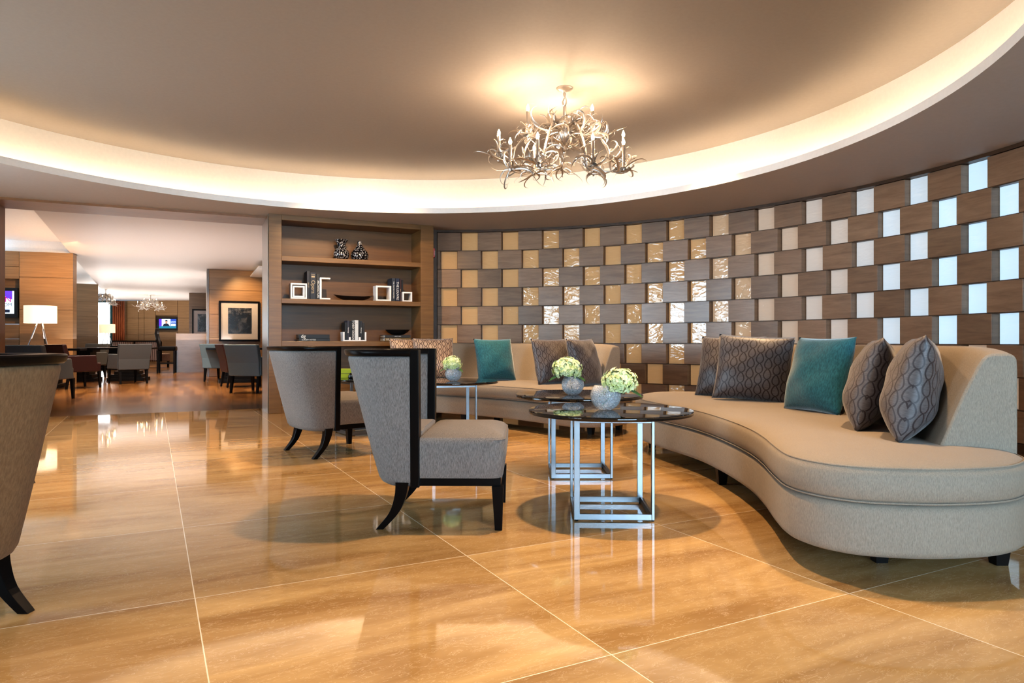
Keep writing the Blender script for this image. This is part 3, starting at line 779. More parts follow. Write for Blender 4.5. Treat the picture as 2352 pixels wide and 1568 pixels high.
ZS = .432
cushion((1.69, 3.0, ZS), .46, .455, .21, M['loops_dark'], 'grey loop patterned cushion nearest the camera on the right sofa', R(-120), R(-12))
cushion((1.69, 3.36, ZS), .46, .45, .20, M['loops_dark'], 'grey loop patterned cushion just behind the nearest one on the right sofa', R(-118), R(-14))
cushion((1.76, 4.06, ZS), .46, .46, .19, M['teal'], 'teal velvet cushion in the middle of the right sofa', R(-72), R(-15))
cushion((1.655, 4.80, ZS), .52, .48, .19, M['loops_dark'], 'front grey loop patterned cushion of the pair at far end of right sofa', R(-30), R(-16), roll=R(3))
cushion((1.61, 5.17, ZS), .50, .48, .18, M['loops_dark'], 'rear grey loop patterned cushion of the pair at far end of right sofa', R(-38), R(-18))
def lay_cushion(px, d, w, h, mat, label, rz, tilt=-16, roll=0, th=.19): cushion(at(px, d, ZS), w, h, th, mat, label, R(rz), R(tilt), roll=R(roll))
lay_cushion(1143, 7.22, .46, .46, M['teal'], 'teal velvet cushion in the middle of the left sofa', 32, -14)
lay_cushion(1278, 6.72, .46, .46, M['loops_dark'], 'left of two grey loop patterned cushions at right end of left sofa', 38, -15)
lay_cushion(1355, 6.42, .45, .46, M['loops_dark'], 'grey loop patterned cushion nearest the right end of left sofa', 52, -15)
lay_cushion(1000, 7.72, .48, .47, M['loops_light'], 'beige loop patterned cushion behind the left table flowers', 22, -14)
lay_cushion(945, 7.98, .48, .47, M['loops_light'], 'beige loop patterned cushion partly hidden behind the lounge chair', 18, -16)

# ------------------------------------------------------------------ lounge chairs
def sgn_pow(v, p): return math.copysign(abs(v) ** p, v)
def lounge_chair(label, fab):
    t = thing('lounge_chair', label, 'chair', group='barrel back lounge chairs')
    p = 2 / 2.9; na = 40
    A = [-PI / 2 + PI * i / na for i in range(na + 1)]
    def Lz(z): return .175 + .17 * max(0, (z - .19) / .6) ** .9
    def Wz(z): return .293 + .022 * max(0, (z - .19) / .6)
    def sheet(prof):
        L = []
        for a in A:
            L.append([(-(Lz(z) - ins) * abs(math.cos(a)) ** p if abs(math.cos(a)) > 1e-6 else 0.0, sgn_pow(math.sin(a), p) * (Wz(z) - ins), z) for ins, z in prof])
        return L
    prof = [(.05, .192), (.022, .194), (.006, .205), (0, .225), (0, .30), (0, .40), (0, .50), (0, .60), (0, .70), (0, .765), (.004, .778), (.012, .784), (.046, .784), (.056, .775), (.058, .74), (.058, .60), (.058, .45), (.058, .36), (.058, .20)]
    MB().loft(sheet(prof)).build('backrest', fab, t, smooth=True, angle=55)
    MB().loft(sheet([(-.004, .784), (-.009, .790), (-.009, .808), (-.004, .813), (.060, .813), (.064, .808), (.064, .786)])).build('top_rail', M['ebony'], t, smooth=True, angle=50)
    for s in (-1, 1):
        m = MB()
        m.loft([[(x, s * y, z) for x, y in ((-.006, Wz(z) + .006), (.034, Wz(z) + .006), (.034, Wz(z) - .062), (-.006, Wz(z) - .062))] for z in (.194, .5, .813)])
        m.build('post', M['ebony'], t, bevel=.003)
    def rr(x0, x1, w, r, k=6):
        pts = [Vector((x0, -w)), Vector((x0, w))]
        for i in range(k + 1): a = PI / 2 - PI / 2 * i / k; pts.append(Vector((x1 - r + r * math.cos(a), w - r + r * math.sin(a))))
        for i in range(k + 1): a = -PI / 2 * i / k; pts.append(Vector((x1 - r + r * math.cos(a), -w + r + r * math.sin(a))))
        return pts
    MB().loft([[(p_.x, p_.y, z) for p_ in rr(.036, x1, w, .05)] for x1, w, z in ((.405, .295, .236), (.41, .30, .25), (.42, .302, .33), (.422, .302, .39), (.417, .298, .408), (.41, .29, .417))], (True, False)) \
        .loft([[(max(.036, .036 + o * .2) + (p_.x - .036) * (1 - o), p_.y * (1 - o), z) for p_ in rr(.036, .41, .29, .05)] for o, z in ((0, .417), (.04, .424), (.12, .433), (.3, .444), (.6, .452), (.95, .455))], (False, True)) \
        .box(-.16, .036, -.215, .215, .236, .415).loft([[(p_.x, p_.y, z) for p_ in rr(-.2, .04, w, .01)] for w, z in ((.235, .412), (.22, .44), (.15, .452))]) \
        .build('seat', fab, t, smooth=True, angle=50)
    ol = rr(.036, .417, .298, .05); MB().tube([(q.x, q.y, .4085) for q in ol[1:]], .0035, 6).build('piping', fab, t, smooth=True)
    MB().box(-.03, .40, -.28, .28, .198, .237).build('seat_frame', M['ebony'], t, bevel=.003)
    for s in (-1, 1):
        m = MB(); m.loft([[(.385 + a * r - (.0 if z else -.004), s * .268 + b * r, z) for a, b in ((-1, -1), (1, -1), (1, 1), (-1, 1))] for r, z in ((.0165, 0), (.026, .2))])
        m.build('leg', M['ebony'], t, bevel=.002)
        pa = smooth_open([(-.045, .215), (-.055, .15), (-.085, .075), (-.15, 0)], 5)
        m = MB(); L = []
        for i, q in enumerate(pa):
            f = i / (len(pa) - 1); w = .030 - .013 * f
            L.append([(q.x + a * w, s * .262 + b * w, q.y) for a, b in ((-1, -1), (1, -1), (1, 1), (-1, 1))])
        m.loft(L); m.build('leg', M['ebony'], t, bevel=.002)
    return t
ch = lounge_chair('grey chenille lounge chair in front, facing right with its seat visible', M['chair_fabric'])
ch.location = (-.445, 3.385, 0); ch.rotation_euler = (0, 0, R(-1))
copy_tree(ch, 'grey chenille lounge chair second from front, seen from behind before the bookcase', (-1.483, 5.271, 0), R(39.8))
c3 = lounge_chair('tan lounge chair cut off by the left edge, its back toward the viewer', M['chair_velvet'])
c3.location = (-1.685, 1.905, 0); c3.rotation_euler = (0, 0, R(178))

# ------------------------------------------------------------------ tables
def side_table(label):
    t = thing('side_table', label, 'table', group='round black glass tables')
    MB().lathe([(.398, .492), (.405, .494), (.407, .498), (.407, .508), (.404, .512), (.398, .5125)], 96).build('table_top', M['glass_top'], t, smooth=True, angle=30)
    hs = .19; w = .028; th = .014
    for k in range(4):
        mt = Matrix.Rotation(PI / 2 * k, 4, 'Z')
        m = MB()
        # L shaped flat bar: upright + foot rail, mitred
        prof = [(-hs, 0), (hs - th, 0), (hs - th, w), (-hs + w, w), (-hs + w, .492 - w), (hs - th, .492 - w), (hs - th, .492), (-hs, .492)]
        lo = [[mt @ Vector((x, -hs + yy, z + (.006 if z < .3 else 0))) for x, z in prof] for yy in (0, th)]
        m.loft(lo); m.build('leg_frame', M['steel'], t, bevel=.0015)
    for k in range(4):
        mt = Matrix.Rotation(PI / 2 * k, 4, 'Z'); q = mt @ Vector((-hs + .014, -hs + .007, 0))
        MB().lathe([(.006, 0), (.006, .008)], 10, (q.x, q.y, 0)).build('foot', M['ebony_matt'], t)
    return t
T1 = side_table('black glass side table nearest the viewer, beside the right sofa'); T1.location = (.49, 3.44, 0); T1.rotation_euler = (0, 0, R(-2))
T2 = copy_tree(T1, 'black glass side table second from front between the two sofas', (.432, 4.43, 0), R(0))
T3 = copy_tree(T1, 'black glass side table behind the front lounge chair, before the left sofa', (-.525, 5.95, 0), R(14))
T4 = copy_tree(T1, 'black glass side table mostly hidden behind the two grey lounge chairs', (-1.40, 6.42, 0), R(35))
def vase_flowers(p, r, label_v, label_f, head, hr, lean):
    mb = MB(); prof = []
    zc = r * .93
    prof_o = [(r * .45, .002)] + [(r * math.cos(a), zc + r * math.sin(a)) for a in [R(x) for x in range(-60, 52, 8)]]
    prof_i = [(q[0] - .006, max(.012, q[1])) for q in reversed(prof_o)]
    mb.lathe(prof_o + prof_i, 40); v = tag(mb.build('glass_vase', M['crystal'], loc=p, smooth=True, angle=80), label_v, 'vase', 'cut crystal bowls')
    f = thing('hydrangea', label_f, 'flowers', p, group='hydrangea bunches')
    hd = MB(); hc = Vector(head); rnd = random.Random(int(p[0] * 1000))
    k = 0; nf = 190
    for i in range(nf):
        y = 1 - 2 * (i + .5) / nf; ph = i * 2.39996; d = Vector((math.sqrt(1 - y * y) * math.cos(ph), math.sqrt(1 - y * y) * math.sin(ph), y))
        if d.z < -.55: continue
        c = hc + Vector((d.x * hr, d.y * hr, d.z * hr * .82)) * (1 + rnd.uniform(-.2, .16))
        t1 = d.orthogonal().normalized(); t2 = d.cross(t1); sp = rnd.uniform(0, PI); s = hr * rnd.uniform(.15, .24)
        for q in range(4):
            a = sp + q * PI / 2; e = t1 * math.cos(a) + t2 * math.sin(a); g = t2 * math.cos(a) - t1 * math.sin(a)
            hd.add([c, c + e * s * .6 + g * s * .5 + d * .004, c + e * s * 1.15 + d * s * rnd.uniform(-.2, .35), c + e * s * .6 - g * s * .5 + d * .004], [(0, 1, 2, 3)])
    hd.build('flower_head', M['petal'], f)
    core = MB(); core.lathe([(hr * .05, -hr * .5), (hr * .62, -hr * .35), (hr * .8, 0), (hr * .55, hr * .5), (hr * .05, hr * .68)], 14, tuple(hc)); core.build('flower_core', M['leaf'], f, smooth=True)
    st = Vector((0, 0, .02))
    MB().tube([st + Vector((-lean * .02, 0, 0)), (st + hc) * .5, hc], .004, 6).build('stem', M['leaf'], f, smooth=True)
    for ang in (200, 330, 80):
        a = R(ang); base = hc + Vector((math.cos(a) * hr * .5, math.sin(a) * hr * .5, -hr * .35)); d = Vector((math.cos(a), math.sin(a), -.25)).normalized(); sd = d.cross(Vector((0, 0, 1))).normalized()
        lf = MB(); L = []
        for i in range(7):
            s = i / 6; c = base + d * hr * 1.0 * s + Vector((0, 0, -.02 * s * s)); w = hr * .36 * math.sin(PI * min(1, s * .93 + .05)) + .001
            L.append([c - sd * w, c + Vector((0, 0, -.004)), c + sd * w])
        lf.loft(L, (False, False), closed=False); lf.build('leaf', M['leaf'], f, smooth=True, angle=180)
vase_flowers((.463, 3.40, .5125), .075, 'cut crystal bowl on the nearest black table, flowers leaning right', 'green white hydrangea leaning out to the right on nearest table', (.066, -.02, .135), .078, 1)
vase_flowers((.385, 4.36, .5125), .071, 'cut crystal bowl on the second black table', 'green white hydrangea upright on the second table', (-.035, 0, .16), .085, 0)
vase_flowers((-.50, 5.86, .5125), .071, 'cut crystal bowl on the table before the left sofa', 'green hydrangea on the table before the left sofa', (-.01, 0, .145), .075, 0)
tb = thing('tissue_box', 'lime green box on the table half hidden between two chairs', 'box', at(792, 6.40, .5125), R(5))
MB().box(-.085, .085, -.06, .06, 0, .085).build('box_body', M['lime'], tb, bevel=.003); MB().box(-.085, .085, -.061, -.058, .040, .043).build('lid_seam', M['ink_dark'], tb)
dk = MB(); dk.lathe([(.02, 0), (.026, .01), (.024, .03), (.012, .04), (.014, .05), (.004, .052)], 16)
tag(dk.build('ornament', M['black_gloss'], loc=at(806, 6.25, .5125), smooth=True), 'small dark ornament in front of the lime green box', 'ornament')

# ------------------------------------------------------------------ chandelier
def chandelier(label, loc, seed=3, rz=0, near=True):
    rnd = random.Random(seed); t = thing('chandelier', label, 'chandelier', loc, rz, group='branching leaf chandeliers')
    MB().lathe([(.012, -.03), (.05, -.012), (.058, -.004), (.058, 0)], 32).build('canopy', M['silver'], t, smooth=True, angle=40)
    tw = MB()
    for ph in (0, PI):
        tw.tube([(.016 * math.sin(s * PI) * math.cos(ph + s * 4), .016 * math.sin(s * PI) * math.sin(ph + s * 4), -.02 - .13 * s) for s in [i / 14 for i in range(15)]], .008, 6, .5)
    tw.tube([(0, 0, -.14), (0, 0, -.40)], .012, 8); tw.lathe([(.01, -.42), (.035, -.39), (.045, -.34), (.03, -.29), (.012, -.25)], 16)
    tw.build('stem', M['silver'], t, smooth=True)
    cups = [(-.46, .02, -.53), (.42, .05, -.53), (-.2, .40, -.53), (.25, .42, -.53), (-.26, -.12, -.39), (.18, -.12, -.39), (.02, .28, -.39),
            (-.38, -.18, -.66), (-.20, -.30, -.66), (.165, -.28, -.66), (.39, -.14, -.65), (.0, .36, -.50)]
    bulbs = []; extra = MB()
    def ribbon(mb, p, d, ln, curl, w):
        d = d.normalized(); ax = d.orthogonal().normalized(); ax = Matrix.Rotation(rnd.uniform(0, 2 * PI), 3, d) @ ax
        P = [p.copy()]; W = []; ns = 14
        for i in range(ns):
            s = i / ns; d = Matrix.Rotation(curl * (.25 + 1.5 * s * s) / ns * 1.3, 3, ax) @ (d + ax * .03); d.normalize(); P.append(P[-1] + d * ln / ns)
        W = [w * (.35 + .9 * math.sin(PI * min(1, s / ns * .8 + .12))) * (1 - (s / ns) ** 2.2 * .93) for s in range(ns + 1)]
        mb.tube(P, W, 6, .30, up=ax)
    for ci, (x, y, z) in enumerate(cups):
        cup = Vector((x, y, z)); d = Vector((x, y, 0)); r = d.length; d.normalize()
        arm = MB(); P = smooth_open([Vector((0, 0, -.34)) + d * .02, d * r * .40 + Vector((0, 0, -.30)), d * r * .72 + Vector((0, 0, (z - .34) / 2)), d * r * .80 + Vector((0, 0, z - .02)), cup + Vector((0, 0, -.015))], 6)
        arm.tube(P, [.012 - .005 * i / len(P) for i in range(len(P))], 7, .55); arm.lathe([(.006, -.035), (.012, -.026), (.012, -.006), (.02, 0), (.008, .002)], 12, tuple(cup))
        ao = arm.build('arm', M['silver'], t, smooth=True)
        cs = MB(); cs.lathe([(.012, 0), (.0115, .165), (.008, .17)], 12, tuple(cup)); co_ = cs.build('candle_sleeve', M['silver'], t, smooth=True, angle=50)
        bl = MB(); bl.lathe([(.005, .168), (.010, .178), (.0115, .19), (.008, .205), (.0015, .222)], 10, tuple(cup)); bl.build('bulb', M['bulb'], co_, smooth=True)
        bulbs.append(cup + Vector((0, 0, .2)))
        for k in range(32):
            s = rnd.choice([.05, .2, .4, .6, .75, .9, 1, 1, 1]); p = P[min(len(P) - 1, int(s * (len(P) - 1)))]
            dd = (d * rnd.uniform(-.3, 1.2) + Vector((rnd.uniform(-1, 1), rnd.uniform(-1, 1), rnd.uniform(-.35, 1.0)))).normalized()
            ln = rnd.uniform(.10, .27); cu_ = rnd.choice((-1, 1)) * rnd.uniform(1.6, 5.2); w = rnd.uniform(.005, .0105)
            if near and k < 8:
                tn = MB(); ribbon(tn, p.copy(), dd, max(ln, .17), cu_, w); tn.build('tendril', M['silver'], ao, smooth=True)
            else: ribbon(extra, p.copy(), dd, ln, cu_, w)
    e = extra.build('tendril', M['silver'], t, smooth=True); e['kind'] = 'stuff'
    return t, bulbs
cpos = Vector((.405, 5.30, ZU)); chd, bulbs = chandelier('silver branching leaf chandelier hanging from the round lit ceiling', cpos); chd.scale = (1.1, 1.1, 1.0)
for i, b in enumerate(bulbs):
    if i in (0, 1, 2, 4, 5, 6, 8, 9, 11):
        l = bpy.data.lights.new('candle_light', 'POINT'); l.energy = 1.6 if 4 <= i <= 6 else 9.0; l.color = (1, .72, .48); l.shadow_soft_size = .018
        o = bpy.data.objects.new('candle_light', l); COL.objects.link(o); o.location = cpos + b + Vector((0, 0, .02))
c, _ = chandelier('glittering chandelier in the far hall left of the television', at(346, 26.0, ZH), 5, R(40), False); c.scale = (.95, .95, .8)
c, _ = chandelier('glittering chandelier before the bright end window of the far hall', at(243, 23, ZH), 9, R(110), False); c.scale = (.9, .9, .75)

# ------------------------------------------------------------------ hall furniture
def armchair(label, leather):
    t = thing('armchair', label, 'chair', group='leather armchairs in the hall')
    def slab(name, loops, par=t, m=leather, bv=.015): return MB().loft(loops).build(name, m, par, bevel=bv)
    def rect(x0, x1, y0, y1, z): return [(x0, y0, z), (x1, y0, z), (x1, y1, z), (x0, y1, z)]
    slab('seat', [rect(-.26, .28, -.25, .25, .30), rect(-.26, .29, -.25, .25, .46)])
    slab('backrest', [rect(-.32, -.23, -.29, .29, .28), rect(-.35, -.25, -.30, .30, .5), rect(-.43, -.35, -.315, .315, .80)])
    for s in (-1, 1): slab('armrest', [rect(-.30, .22, min(s * .25, s * .31), max(s * .25, s * .31), .30), rect(-.33, .17, min(s * .25, s * .31), max(s * .25, s * .31), .60)])
    for x, dx in ((.25, .02), (-.27, -.05)):
        for s in (-1, 1):
            MB().loft([[(x + d + a * r, s * .25 + b * r, z) for a, b in ((-1, -1), (1, -1), (1, 1), (-1, 1))] for r, d, z in ((.015, dx, 0), (.025, 0, .31))]).build('leg', M['ebony_matt'], t)
    return t
def place(c, px, d, rz): c.location = at(px, d); c.rotation_euler = (0, 0, R(rz)); return c
g1 = place(armchair('grey leather armchair at right side of the long dark table', M['grey_leather']), 293, 14.0, 140)
copy_tree(g1, 'grey leather armchair directly behind the tan lounge chair at left', at(100, 10.0), R(85))
copy_tree(g1, 'grey leather armchair on the far side of the long dark table', at(196, 16.0), R(-100))
w1 = place(armchair('burgundy leather armchair at left end of the long dark table', M['wine_leather']), 178, 12.6, 60)
b1_ = place(armchair('blue grey leather armchair nearest the bookcase pillar in the hall', M['blue_leather']), 588, 11.6, 75)
copy_tree(b1_, 'blue grey leather armchair farthest left at the small dark table', at(513, 14.9), R(85))
copy_tree(w1, 'burgundy leather armchair between two blue grey ones near the framed picture', at(556, 13.0), R(35))
def dining_table(label, loc, rz, L, Wd, ped=True):
    t = thing('dining_table', label, 'table', loc, rz)
    MB().box(-L / 2, L / 2, -Wd / 2, Wd / 2, .68, .72).build('table_top', M['ebony'], t, bevel=.004)
    for x in (-L / 4, L / 4) if L > 1.5 else (0,):
        m = MB()
        for i, (a, z0, z1) in enumerate(((.36, 0, .07), (.30, .07, .14), (.24, .14, .21), (.18, .21, .56), (.26, .56, .62), (.32, .62, .68))): m.box(x - a, x + a, -a * .8, a * .8, z0, z1)
        m.build('pedestal', M['ebony_matt'], t, bevel=.004)
    return t
dining_table('long dark dining table with stepped pedestals in the hall', at(240, 14.9), R(15), 1.9, .95)
dining_table('small dark table beside the blue grey armchairs under the framed picture', at(545, 14.4), AL, 1.2, .8)
def tripod_lamp(label, loc, sc, shade, rz=0):
    t = thing('table_lamp', label, 'lamp', loc, rz, 'tripod table lamps')
    MB().lathe([(.215, .39), (.215, .655), (.21, .655), (.21, .39)], 40, caps=(False, False)).build('lamp_shade', shade, t, smooth=True, angle=40)
    for k in range(3):
        a = R(100 + 120 * k); MB().tube([(.17 * math.cos(a), .17 * math.sin(a), 0), (.03 * math.cos(a), .03 * math.sin(a), .42)], .011, 8).build('leg', M['chrome'], t, smooth=True)
    MB().lathe([(.03, .40), (.03, .46), (.015, .5)], 12).build('socket', M['chrome'], t, smooth=True)
    t.scale = (sc, sc, sc); return t
console_z = .74
ct = dining_table('dark console table carrying the cream shaded lamp', at(92, 12.7), A1, 1.4, .5); 
tripod_lamp('tripod lamp with cream drum shade against lit wood panel', at(93, 12.7, .72), 1.2, M['shade_cream'])
ct2 = dining_table('dark table under the amber shaded lamp near the end window', at(262, 20.8), R(10), 1.1, .7)
tripod_lamp('tripod lamp with amber drum shade near the end window', at(246, 20.4, .72), .98, M['shade_amber'], R(20))
# far striped settees
def settee(label, px, d, w, rz):
    t = thing('settee', label, 'sofa', at(px, d), R(rz), 'striped settees')
    MB().loft([[(-w / 2, 0, z) if 0 else (x, y, z) for x, y in ((-w / 2, -.04 - (z - .3) * .1), (w / 2, -.04 - (z - .3) * .1), (w / 2, .04 - (z - .3) * .1), (-w / 2, .04 - (z - .3) * .1))] for z in (.25, .84)]).build('backrest', M['stripe'], t)
    m = MB(); m.box(-w / 2 - .03, w / 2 + .03, -.12, .02, .84, .88)
    for s in (-1, 1): m.box(s * w / 2 - .03, s * w / 2 + .03, -.1, .06, .2, .85)
    m.build('back_frame', M['ebony_matt'], t)
    MB().box(-w / 2, w / 2, .04, .6, .2, .45).build('seat', M['stripe'], t, bevel=.02)
    for x in (-w / 2 + .05, w / 2 - .05):
        for y in (-.03, .55): MB().box(x - .025, x + .025, y - .025, y + .025, 0, .21).build('leg', M['ebony_matt'], t)
settee('striped settee at left under the rust red curtain', 288, 22.6, .78, 6); settee('striped settee at right beneath the far chandelier', 340, 22.2, .80, -4)
# bar counter and stool
bc = at(404, 18.9); ba = AL
t = thing('bar_counter', 'travertine bar counter with smooth slab end in the hall', 'counter', bc, ba)
MB().box(0, 2.2, 0, .06, 0, 1.07).build('front_slab', M['travertine'], t); MB().box(.0, 2.2, .06, 1.6, 1.0, 1.04).build('counter_top', M['travertine'], t)
MB().box(.35, .5, .06, 1.6, 0, 1.0).build('inner_panel', M['hall_panel_dark'], t)
t = thing('bar_stool', 'tall dark bar stool with high curved back beside the travertine counter', 'stool', at(383, 18.6), R(20))
MB().loft([[(x, y, z) for x, y in ((-.22 - dx, -.22), (-.16 - dx, -.22), (-.16 - dx, .22), (-.22 - dx, .22))] for dx, z in ((-.02, .62), (0, .8), (.05, 1.05), (.03, 1.2))]).build('backrest', M['ebony'], t, bevel=.02)
MB().box(-.2, .24, -.22, .22, .6, .72).build('seat', M['ebony'], t, bevel=.03)
for x in (-.2, .2):
    for s in (-1, 1): MB().box(x - .02, x + .02, s * .19 - .02, s * .19 + .02, 0, .61).build('leg', M['ebony_matt'], t)
MB().box(-.2, .2, -.19, -.17, .25, .28).box(-.2, .2, .17, .19, .25, .28).build('foot_rest', M['ebony_matt'], t)
# pictures
def picture(label, p, a, w, h, z, pr, name='picture'):
    t = thing('framed_picture', label, 'picture', (p.x, p.y, z), a)
    b = .045; m = MB()
    m.box(-w / 2, w / 2, -.03, .0, -h / 2, -h / 2 + b).box(-w / 2, w / 2, -.03, 0, h / 2 - b, h / 2).box(-w / 2, -w / 2 + b, -.03, 0, -h / 2 + b, h / 2 - b).box(w / 2 - b, w / 2, -.03, 0, -h / 2 + b, h / 2 - b)
    m.build('frame', M['ebony'], t, bevel=.003)
    MB().box(-w / 2 + b, w / 2 - b, -.012, -.002, -h / 2 + b, h / 2 - b).build('mat_board', M['matboard'], t)
    MB().box(-w * .28, w * .30, -.015, -.011, -h * .31, h * .33).build('print', pr, t)
ud = Vector((math.cos(AL), math.sin(AL)))
def along(c, px, off=-.03):      # point on a wall starting at c, seen at photo column
    k = (px - CX) / F; s = -(c.x - k * c.y) / (ud.x - k * ud.y); q = c + ud * s + Vector((math.sin(AL), -math.cos(AL))) * .03; return Vector((q.x, q.y, 0))
pc = along(c1, 550); picture('black and white photo in wide mat and black frame on lit wood wall', pc, AL, .93, .985, H + (CY - 737.5) * pc.y / F, M['print'])
pc = along(c2, 470); picture('second black framed photo partly hidden behind the wood pier', pc, AL, .82, 1.0, H + (CY - 742) * pc.y / F, M['print2'])
# televisions
def tv(label, p, a, w, h):
    t = thing('television', label, 'television', p, a)
    m = MB(); b = .03
    m.box(-w / 2, w / 2, 0, .05, -h / 2, h / 2).box(-w / 2, w / 2, -.012, 0, -h / 2, -h / 2 + b * 1.6).box(-w / 2, w / 2, -.012, 0, h / 2 - b, h / 2).box(-w / 2, -w / 2 + b, -.012, 0, -h / 2 + b, h / 2 - b).box(w / 2 - b, w / 2, -.012, 0, -h / 2 + b, h / 2 - b)
    m.build('bezel', M['black_gloss'], t, bevel=.003); return t
RX = Matrix.Rotation(PI / 2, 4, 'X')
k = (12 - CX) / F
p = a1 - u1 * .0; 
tvp = a1 - u1 * .47; tz = 1.60
t = tv('wall television in wood niche at far left showing a news logo', Vector((tvp.x, tvp.y, tz)) + Vector((-math.sin(A1), math.cos(A1), 0)) * .06, A1, .86, .58)
MB().box(-.37, .37, -.004, 0, -.21, .23).build('screen', M['screen_white'], t)
MB().add([(.12, -.006, .23), (.34, -.006, .23), (.34, -.006, .06), (.26, -.006, .09)], [(0, 1, 2, 3)]).build('screen_graphic', M['screen_purple'], t)
text('screen_logo', 'CNN', .15, M['screen_red'], t, Matrix.Translation((.16, -.007, .06)) @ RX); text('screen_word', 'NEWSROOM', .085, M['screen_dark'], t, Matrix.Translation((.09, -.007, -.04)) @ RX)
MB().box(.2, .3, -.007, -.005, -.19, -.13).box(.1, .14, -.007, -.005, -.19, -.15).build('screen_icon', M['screen_dark'], t)
t = tv('wall television in far niche showing a newsreader in dark suit', Vector((fx(383.5), fy + .06, H + (CY - 743.5) * fy / F)), 0, .93, .56)
MB().box(-.37, .12, -.004, 0, -.19, .21).build('screen', M['screen_white'], t); MB().box(.12, .37, -.004, 0, -.19, .21).build('screen_side', M['screen_blue'], t)
MB().box(-.37, -.25, -.006, -.004, -.1, .21).build('screen_graphic', M['screen_purple'], t)
MB().box(-.37, .37, -.006, -.003, -.19, -.10).build('screen_band', M['screen_teal'], t)
MB().add([(-.22, -.008, -.10), (-.17, -.008, -.01), (-.06, -.008, .03), (.03, -.008, .0), (.10, -.008, -.10)], [(0, 1, 2, 3, 4)]).build('screen_suit', M['screen_dark'], t)
MB().add([(-.05 + .055 * math.cos(i * PI / 8), -.010, .085 + .075 * math.sin(i * PI / 8)) for i in range(16)], [list(range(16))]).build('screen_face', M['skin'], t)
MB().add([(-.05 + .06 * math.cos(i * PI / 8), -.012, .12 + .05 * math.sin(i * PI / 8)) for i in range(9)], [list(range(9))]).build('screen_hair', M['screen_dark'], t)
text('screen_logo', 'CNN', .09, M['screen_white'], t, Matrix.Translation((.24, -.006, .08)) @ RX); MB().box(.15, .34, -.006, -.004, -.09, .0).build('screen_panel', M['screen_white'], t)

# ------------------------------------------------------------------ light
WARM = (1, .66, .36); DAY = (.42, .72, 1.0)
for x, y, pw, an in ((.35, 3.45, 300, 92), (-1.35, 5.35, 240, 80), (1.55, 3.0, 200, 80), (-.1, 6.6, 400, 84), (1.8, 5.4, 240, 80), (-.6, 1.0, 270, 70), (.9, .9, 80, 55), (-3.4, 4.6, 240, 90), (1.9, 6.6, 130, 90), (-3.9, 6.9, 260, 100)):
    spot('unseen_downlight', (x, y, 2.72 if y != 6.9 else 2.34), pw, WARM, an, .8, .05)  # unseen fixtures; the low one is added to brighten marble at the opening
spot('unseen_downlight', (-1.5, 6.6, 2.72), 230, WARM, 75, .8, .05, (-1.9, 8.7, 1.25))  # added spot aimed at the bookcase to warm its shelves
for i, (mt, holes) in enumerate(((mtl, wl_holes), (mtb, wb_holes))):
    for h in holes:
        c = mt @ Vector(((h[0] + h[1]) / 2, .03, (h[2] + h[3]) / 2)); nrm = (mt.to_3x3() @ Vector((0, 1, 0)))
        q = nrm.to_track_quat('-Z', 'Z').to_euler()
        area_light('window_daylight', c, q, h[1] - h[0] - .1, h[3] - h[2] - .1, 150 if i == 0 else 460, DAY)
# hall
for px, d, pw in ((300, 11, 160), (440, 11, 160), (420, 16, 200), (540, 13, 200), (330, 22, 300), (120, 11.0, 80), (230, 15, 200)):
    spot('hall_fill_spot', at(px, d, ZH - .03), pw, WARM, 108, .6, .06)  # no fixtures seen, spots added to light the hall
pcov = Vector((c1.x, c1.y, 0)) + Vector((math.cos(AL), math.sin(AL), 0)) * 1.9 + Vector((math.sin(AL), -math.cos(AL), 0)) * .8
area_light('hall_cove', pcov + Vector((0, 0, ZH - .10)), (PI, 0, 0), 1.2, .8, 14, (1, .74, .42))
tgt = at(150, 13.5, 1.6); spot('hall_fill_spot', at(175, 12.0, ZH - .05), 160, (1, .58, .26), 85, .8, .06, tgt)  # added unseen spot that puts a warm glow on the lamp panel
pt = Vector((c1.x, c1.y, 0)) + Vector((math.cos(AL), math.sin(AL), 0)) * .9
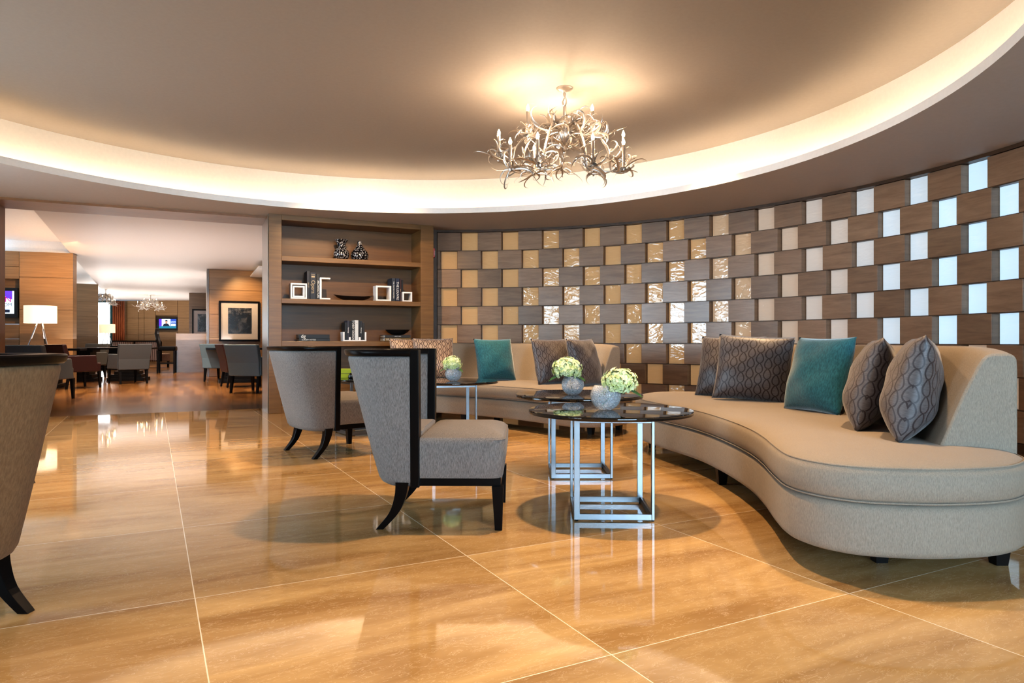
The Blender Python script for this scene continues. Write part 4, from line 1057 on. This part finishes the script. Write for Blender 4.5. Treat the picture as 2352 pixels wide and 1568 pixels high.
for dz in (.3, 1.7): spot('hall_fill_spot', pt + Vector((math.cos(AL), math.sin(AL), 0)) * (dz - .6) + Vector((math.sin(AL), -math.cos(AL), 0)) * 1.0 + Vector((0, 0, ZH - .05)), 120, (1, .60, .26), 85, .8, .06, pt + Vector((0, 0, 1.5)))  # added unseen spots that warm the pier wall
qm = edge_p + ev * 5 + perp * 2.0
area_light('hall_daylight', qm + Vector((0, 0, 1.3)), (perp * -1).to_track_quat('-Z', 'Z').to_euler(), 3, 1.8, 350, DAY)
qm = edge_p + ev * 12 + perp * 2.4
area_light('hall_daylight', qm + Vector((0, 0, 1.3)), (perp * -1).to_track_quat('-Z', 'Z').to_euler(), 3, 1.8, 450, DAY)
for px, d, pw in ((400, 13.0, 330), (400, 18, 360), (330, 23, 300), (250, 12.5, 240), (470, 11.5, 260)):
    spot('hall_fill_spot', at(px, d, ZH - .03), pw * 1.2, (1, .86, .72), 108, .5, .06)  # paler unseen fill spots, added to brighten the hall
for px, d, pw in ((400, 13, 90), (400, 19, 190), (320, 26, 190)):
    area_light('hall_ceiling_fill', at(px, d, .9), (PI, 0, 0), 5.0, 5.0, pw, (1, .92, .86))  # unseen floating panels added to brighten the hall ceiling
l = bpy.data.lights.new('lamp_glow', 'POINT'); l.energy = 45; l.color = (1, .55, .25); l.shadow_soft_size = .1; o = bpy.data.objects.new('lamp_glow', l); COL.objects.link(o); o.location = at(93, 12.7, 1.36)

w = bpy.data.worlds.new('world'); scn.world = w; w.use_nodes = True
w.node_tree.nodes['Background'].inputs[0].default_value = (.75, .85, 1, 1); w.node_tree.nodes['Background'].inputs[1].default_value = .35
scn.view_settings.view_transform = 'Standard'; scn.view_settings.look = 'Medium High Contrast'; scn.view_settings.exposure = -.12
cy = scn.cycles
cy.max_bounces = 6; cy.diffuse_bounces = 3; cy.glossy_bounces = 3; cy.transmission_bounces = 4; cy.transparent_max_bounces = 8; cy.use_adaptive_sampling = True; cy.adaptive_threshold = .12; cy.adaptive_min_samples = 16; cy.caustics_reflective = False; cy.caustics_refractive = False
cy.sample_clamp_indirect = 4; cy.use_denoising = True
